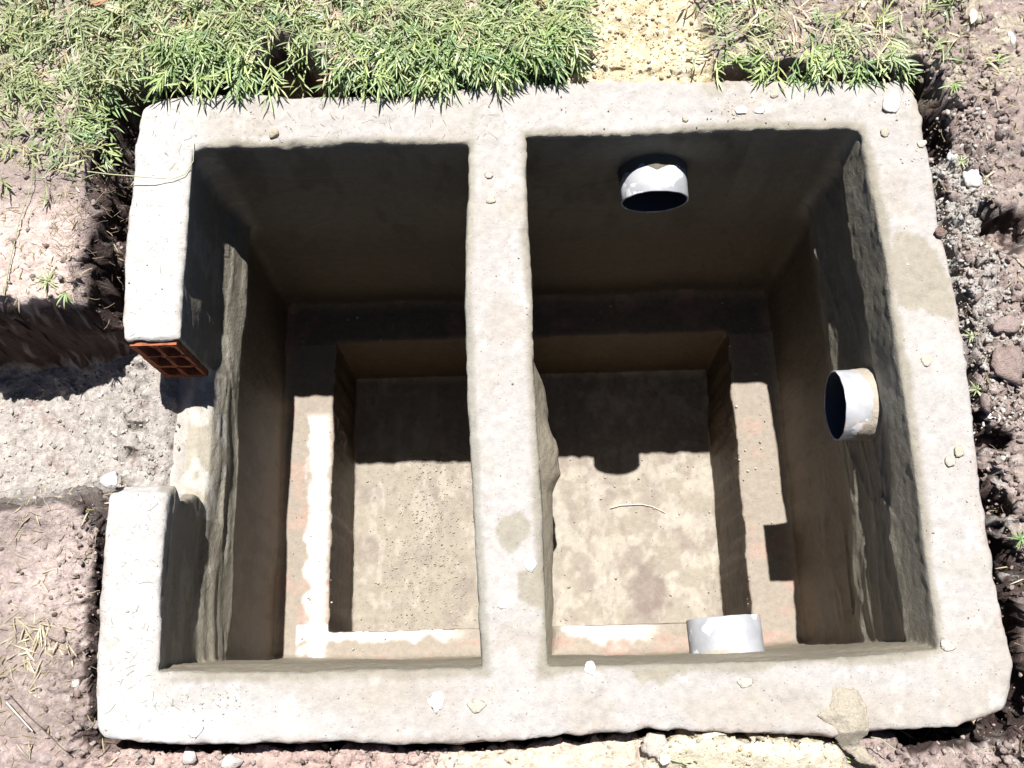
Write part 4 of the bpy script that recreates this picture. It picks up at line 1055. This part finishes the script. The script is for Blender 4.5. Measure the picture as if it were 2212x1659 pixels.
# ------------------------------------------------------------------ straw on soil
D = Leaves()
def straw_at(x, y, z, L, W, c, a=None):
    a = rg.uniform(0, 6.28) if a is None else a; n = 4; pts = []; q = np.array([x, y, z + .002])
    for i in range(n): pts.append(q.copy()); q = q + np.array([math.cos(a), math.sin(a), rg.normal(.0, .12)]) * L / n; a += rg.normal(0, .25)
    D.stem(pts, W, c)
def sd_dens(u, v):
    if u < 260 and 300 < v < 650: return .8
    if u < 230 and v > 1000: return .55
    if u > 1560 and v < 170: return .8
    if u > 2000: return .5 if v < 420 else .22
    return 0
P, h, e, t, s1 = place(pick(1500, sd_dens, (-60, -60, 2300, 1700)), 0)
for (x, y), z, e_, t_ in zip(P, h, e, t):
    if e_ < .012: continue
    if rg.random() < .6: straw_at(x, y, z, rg.uniform(.012, .05), rg.uniform(.0004, .0011), np.array(DRY[rg.integers(4)]) * rg.uniform(.7, 1.15))
    else: D.blade(np.array([x, y, z + .003]), (math.cos(x * 91), math.sin(x * 91), rg.uniform(-.05, .35)), rg.uniform(.015, .04), rg.uniform(.0015, .004), np.array(DRY[rg.integers(4)]) * rg.uniform(.7, 1.1), twist=rg.uniform(-1, 1))
for k in range(70):          # strawy tufts on the left front soil
    p = at(rg.normal(75, 40), rg.normal(1395, 40), -.03); z = float(gh(p[0], p[1])[0])
    D.blade(np.array([p[0], p[1], z + .003]), (rg.normal(), rg.normal(), .2), rg.uniform(.02, .06), rg.uniform(.002, .0045), np.array(DRY[rg.integers(2)]) * rg.uniform(.8, 1.1), twist=rg.uniform(-1, 1))
for k in range(420):         # roots and stalks hanging on the left bank
    p = at(rg.uniform(110, 270), rg.uniform(250, 640), -.02)
    if float(s_out(np.array([p[0]]), np.array([p[1]]))[0]) < .015: continue
    z = float(gh(p[0], p[1])[0]); straw_at(p[0], p[1], z + .002, rg.uniform(.015, .06), rg.uniform(.0003, .0008), np.array([.42, .33, .22]) * rg.uniform(.5, 1.2), rg.normal(-.4, .9))
tag(D.build('straw'), 'dry stalks, roots and pale dead blades lying on the bare soil', 'straw', kind='stuff')
# clippings on the rim
Cc = Leaves(); save, D = D, Cc
for k in range(520):
    if rg.random() < .7: u, v = rg.uniform(215, 410), rg.uniform(230, 1600)
    else: u, v = rg.uniform(300, 1100), rg.uniform(205, 310)
    if 733 < v < 1060 and u < 400: continue
    if u > 420 and v > 315: continue
    p = at(u, v, 0)
    if float(s_out(np.array([p[0]]), np.array([p[1]]))[0]) > -.008: continue
    if float(min(k_[0] for k_ in inner_dist(np.array([p[0]]), np.array([p[1]])))) < .012: continue
    straw_at(p[0], p[1], .001, rg.uniform(.008, .032) * (.6 if rg.random() < .7 else 1.3), rg.uniform(.0002, .0006), [(.35, .34, .16), (.55, .50, .36), (.30, .30, .18)][rg.integers(3)])
tag(Cc.build('grass_clippings'), 'thin dry grass clippings sprinkled over the left side of the rim', 'clippings', kind='stuff')
D = save

# ------------------------------------------------------------------ single plants and sticks
def sprout(u, v, z, label, n, L, c, aim=None, spread=6.28):
    p = at(u, v, z); z0 = float(gh(p[0], p[1])[0]) if z != 0.001 else 0
    S = Leaves()
    for i in range(n):
        a = (aim if aim is not None else 0) + (i / n - .5) * spread + rg.normal(0, .15); el = rg.uniform(.1, .6)
        S.blade(np.zeros(3) + np.array([0, 0, .004 + .006 * rg.random()]), (math.cos(a) * math.cos(el), math.sin(a) * math.cos(el), math.sin(el)), L * rg.uniform(.7, 1.15), rg.uniform(.003, .0045), np.array(c) * rg.uniform(.8, 1.2), droop=.25)
    S.stem([np.array([0, 0, -.006]), np.array([0, 0, .004]), np.array([.001, 0, .012])], .0014, np.array(c) * 1.3)
    o = S.build('grass_sprout'); o.location = (p[0], p[1], z0); tag(o, label, 'grass sprout', 'single grass sprouts on bare soil'); return o
LG = (.36, .42, .20)
sprout(108, 612, 0, 'pale green sprout at the brink of the trench bank', 11, .038, (.34, .40, .18))
sprout(150, 640, 0, 'sprout hanging over the trench edge beside the paler sprout', 7, .035, (.28, .36, .14), -1.4, 2)
sprout(1268, 1600, 0, 'upright green sprout in the dark gap below the near rim', 7, .032, (.40, .50, .26), 1.5, 3.6)
sprout(1880, 1655, 0, 'yellow-green sprout at the foot of the spilled mortar heap', 9, .045, (.42, .46, .20), 1.4, 4)
sprout(1478, 1650, 0, 'faded sprout in the cream sand by the bottom edge', 8, .03, (.45, .48, .30), 1.5, 4)
sprout(2205, 1165, 0, 'bright green sprout in the dark clods at the right edge', 10, .036, (.22, .36, .12))
sprout(2078, 345, 0, 'green sprout in the soil beside the far right corner', 8, .03, LG)
sprout(2110, 715, 0, 'curled pale sprout among the clods right of the rim', 8, .026, (.38, .42, .24))
sprout(2120, 765 + 70, 0, 'thin sprout below the large cracked clod', 6, .024, (.30, .38, .16))
sprout(2050, 195, 0, 'leafy sprout above the hole at the far right corner', 9, .036, (.26, .36, .12), -1.2, 3)
def stick(name, uvz, r, label, cat, c=None, lift=.003):
    pts = [at(u, v, z) + np.array([0, 0, lift]) for u, v, z in uvz]; c0 = pts[0].copy(); S = Leaves()
    P_ = []
    for i in range(len(pts) - 1):
        for k in range(4): P_.append(pts[i] + (pts[i + 1] - pts[i]) * k / 4 - c0)
    P_.append(pts[-1] - c0); S.stem(P_, r, c or (.66, .60, .50)); 
    o = S.build(name, MAT_TWIG if c is None else MAT_LEAF); o.location = c0; tag(o, label, cat)
stick('twig', [(1318, 1098, Z2), (1340, 1092, Z2), (1385, 1090, Z2), (1410, 1095, Z2), (1436, 1108, Z2)], .0032, 'thin pale curved twig lying on the sunlit pit floor of the second chamber', 'twig', None, .006)
stick('grass_runner', [(190, 372, .02), (240, 378, .03), (330, 385, .02), (372, 388, .006), (400, 378, .004), (418, 350, .003), (420, 310, .003)], .0016, 'long pale grass runner curling from the soil onto the far left corner of the rim', 'runner', (.50, .50, .30))
stick('grass_runner', [(2180 - 245, 1620, -.0), (1900, 1595, .006), (1880, 1592, .01)], .0014, 'short bent runner at the lower right beside the spilled mortar', 'runner', (.50, .50, .28))
stick('grass_runner', [(215, 200, .03), (240, 150, .04), (300, 110, .05), (380, 75, .05), (420, 60, .04)], .0018, 'thick yellowish runner lying diagonally across the dense turf', 'runner', (.52, .50, .26))
stick('grass_runner', [(10, 640, .01), (20, 580, .012), (45, 470, .012), (70, 400, .014), (72, 340, .02)], .0016, 'long green runner on the bare soil at the left edge', 'runner', (.36, .40, .20))
stick('root', [(150, 1630, -.03), (60, 1545, -.02), (20, 1500, -.02)], .0014, 'dark thin root across the soil at the bottom left', 'root', (.2, .15, .11))
stick('straw_stalk', [(15, 1517, -.02), (45, 1550, -.02), (72, 1580, -.02)], .0032, 'thick white stalk on the soil in the bottom left corner', 'stalk', (.70, .64, .52))
def dry_leaf(u, v, z, L, W, ang, c, label):
    n = 12; m_ = 6; V_ = []; F_ = []
    for i in range(n + 1):
        t_ = i / n; w_ = W * (math.sin(math.pi * min(1, t_ * .95 + .04)) ** .7)
        for j in range(m_ + 1):
            s_ = j / m_ * 2 - 1; V_.append((t_ * L - L / 2, s_ * w_ / 2, .006 * s_ * s_ + .010 * t_ * (1 - t_) + .0015 * math.sin(t_ * 17 + s_ * 4)))
    for i in range(n):
        for j in range(m_): a_ = i * (m_ + 1) + j; F_.append((a_, a_ + 1, a_ + m_ + 2, a_ + m_ + 1))
    o = mesh_obj('dry_leaf', V_, F_, MAT_LEAF, None, np.tile(c, (len(V_), 1)))
    p = at(u, v, z); o.location = (p[0], p[1], z + .01); o.rotation_euler = (.15, -.1, ang); tag(o, label, 'dry leaf')
dry_leaf(218, 8, .045, .05, .028, .2, (.42, .22, .13), 'rust-brown dry leaf lying on the turf at the top left')
dry_leaf(255, 28, .045, .055, .03, 2.9, (.72, .62, .42), 'cream dry leaf just right of the rust-brown leaf')
dry_leaf(2095, 40, .02, .04, .02, 1.4, (.74, .68, .52), 'pale dry leaf in the sparse turf at the upper right')
#print('verts', sum(len(o.data.vertices) for o in bpy.data.objects if o.type == 'MESH'))
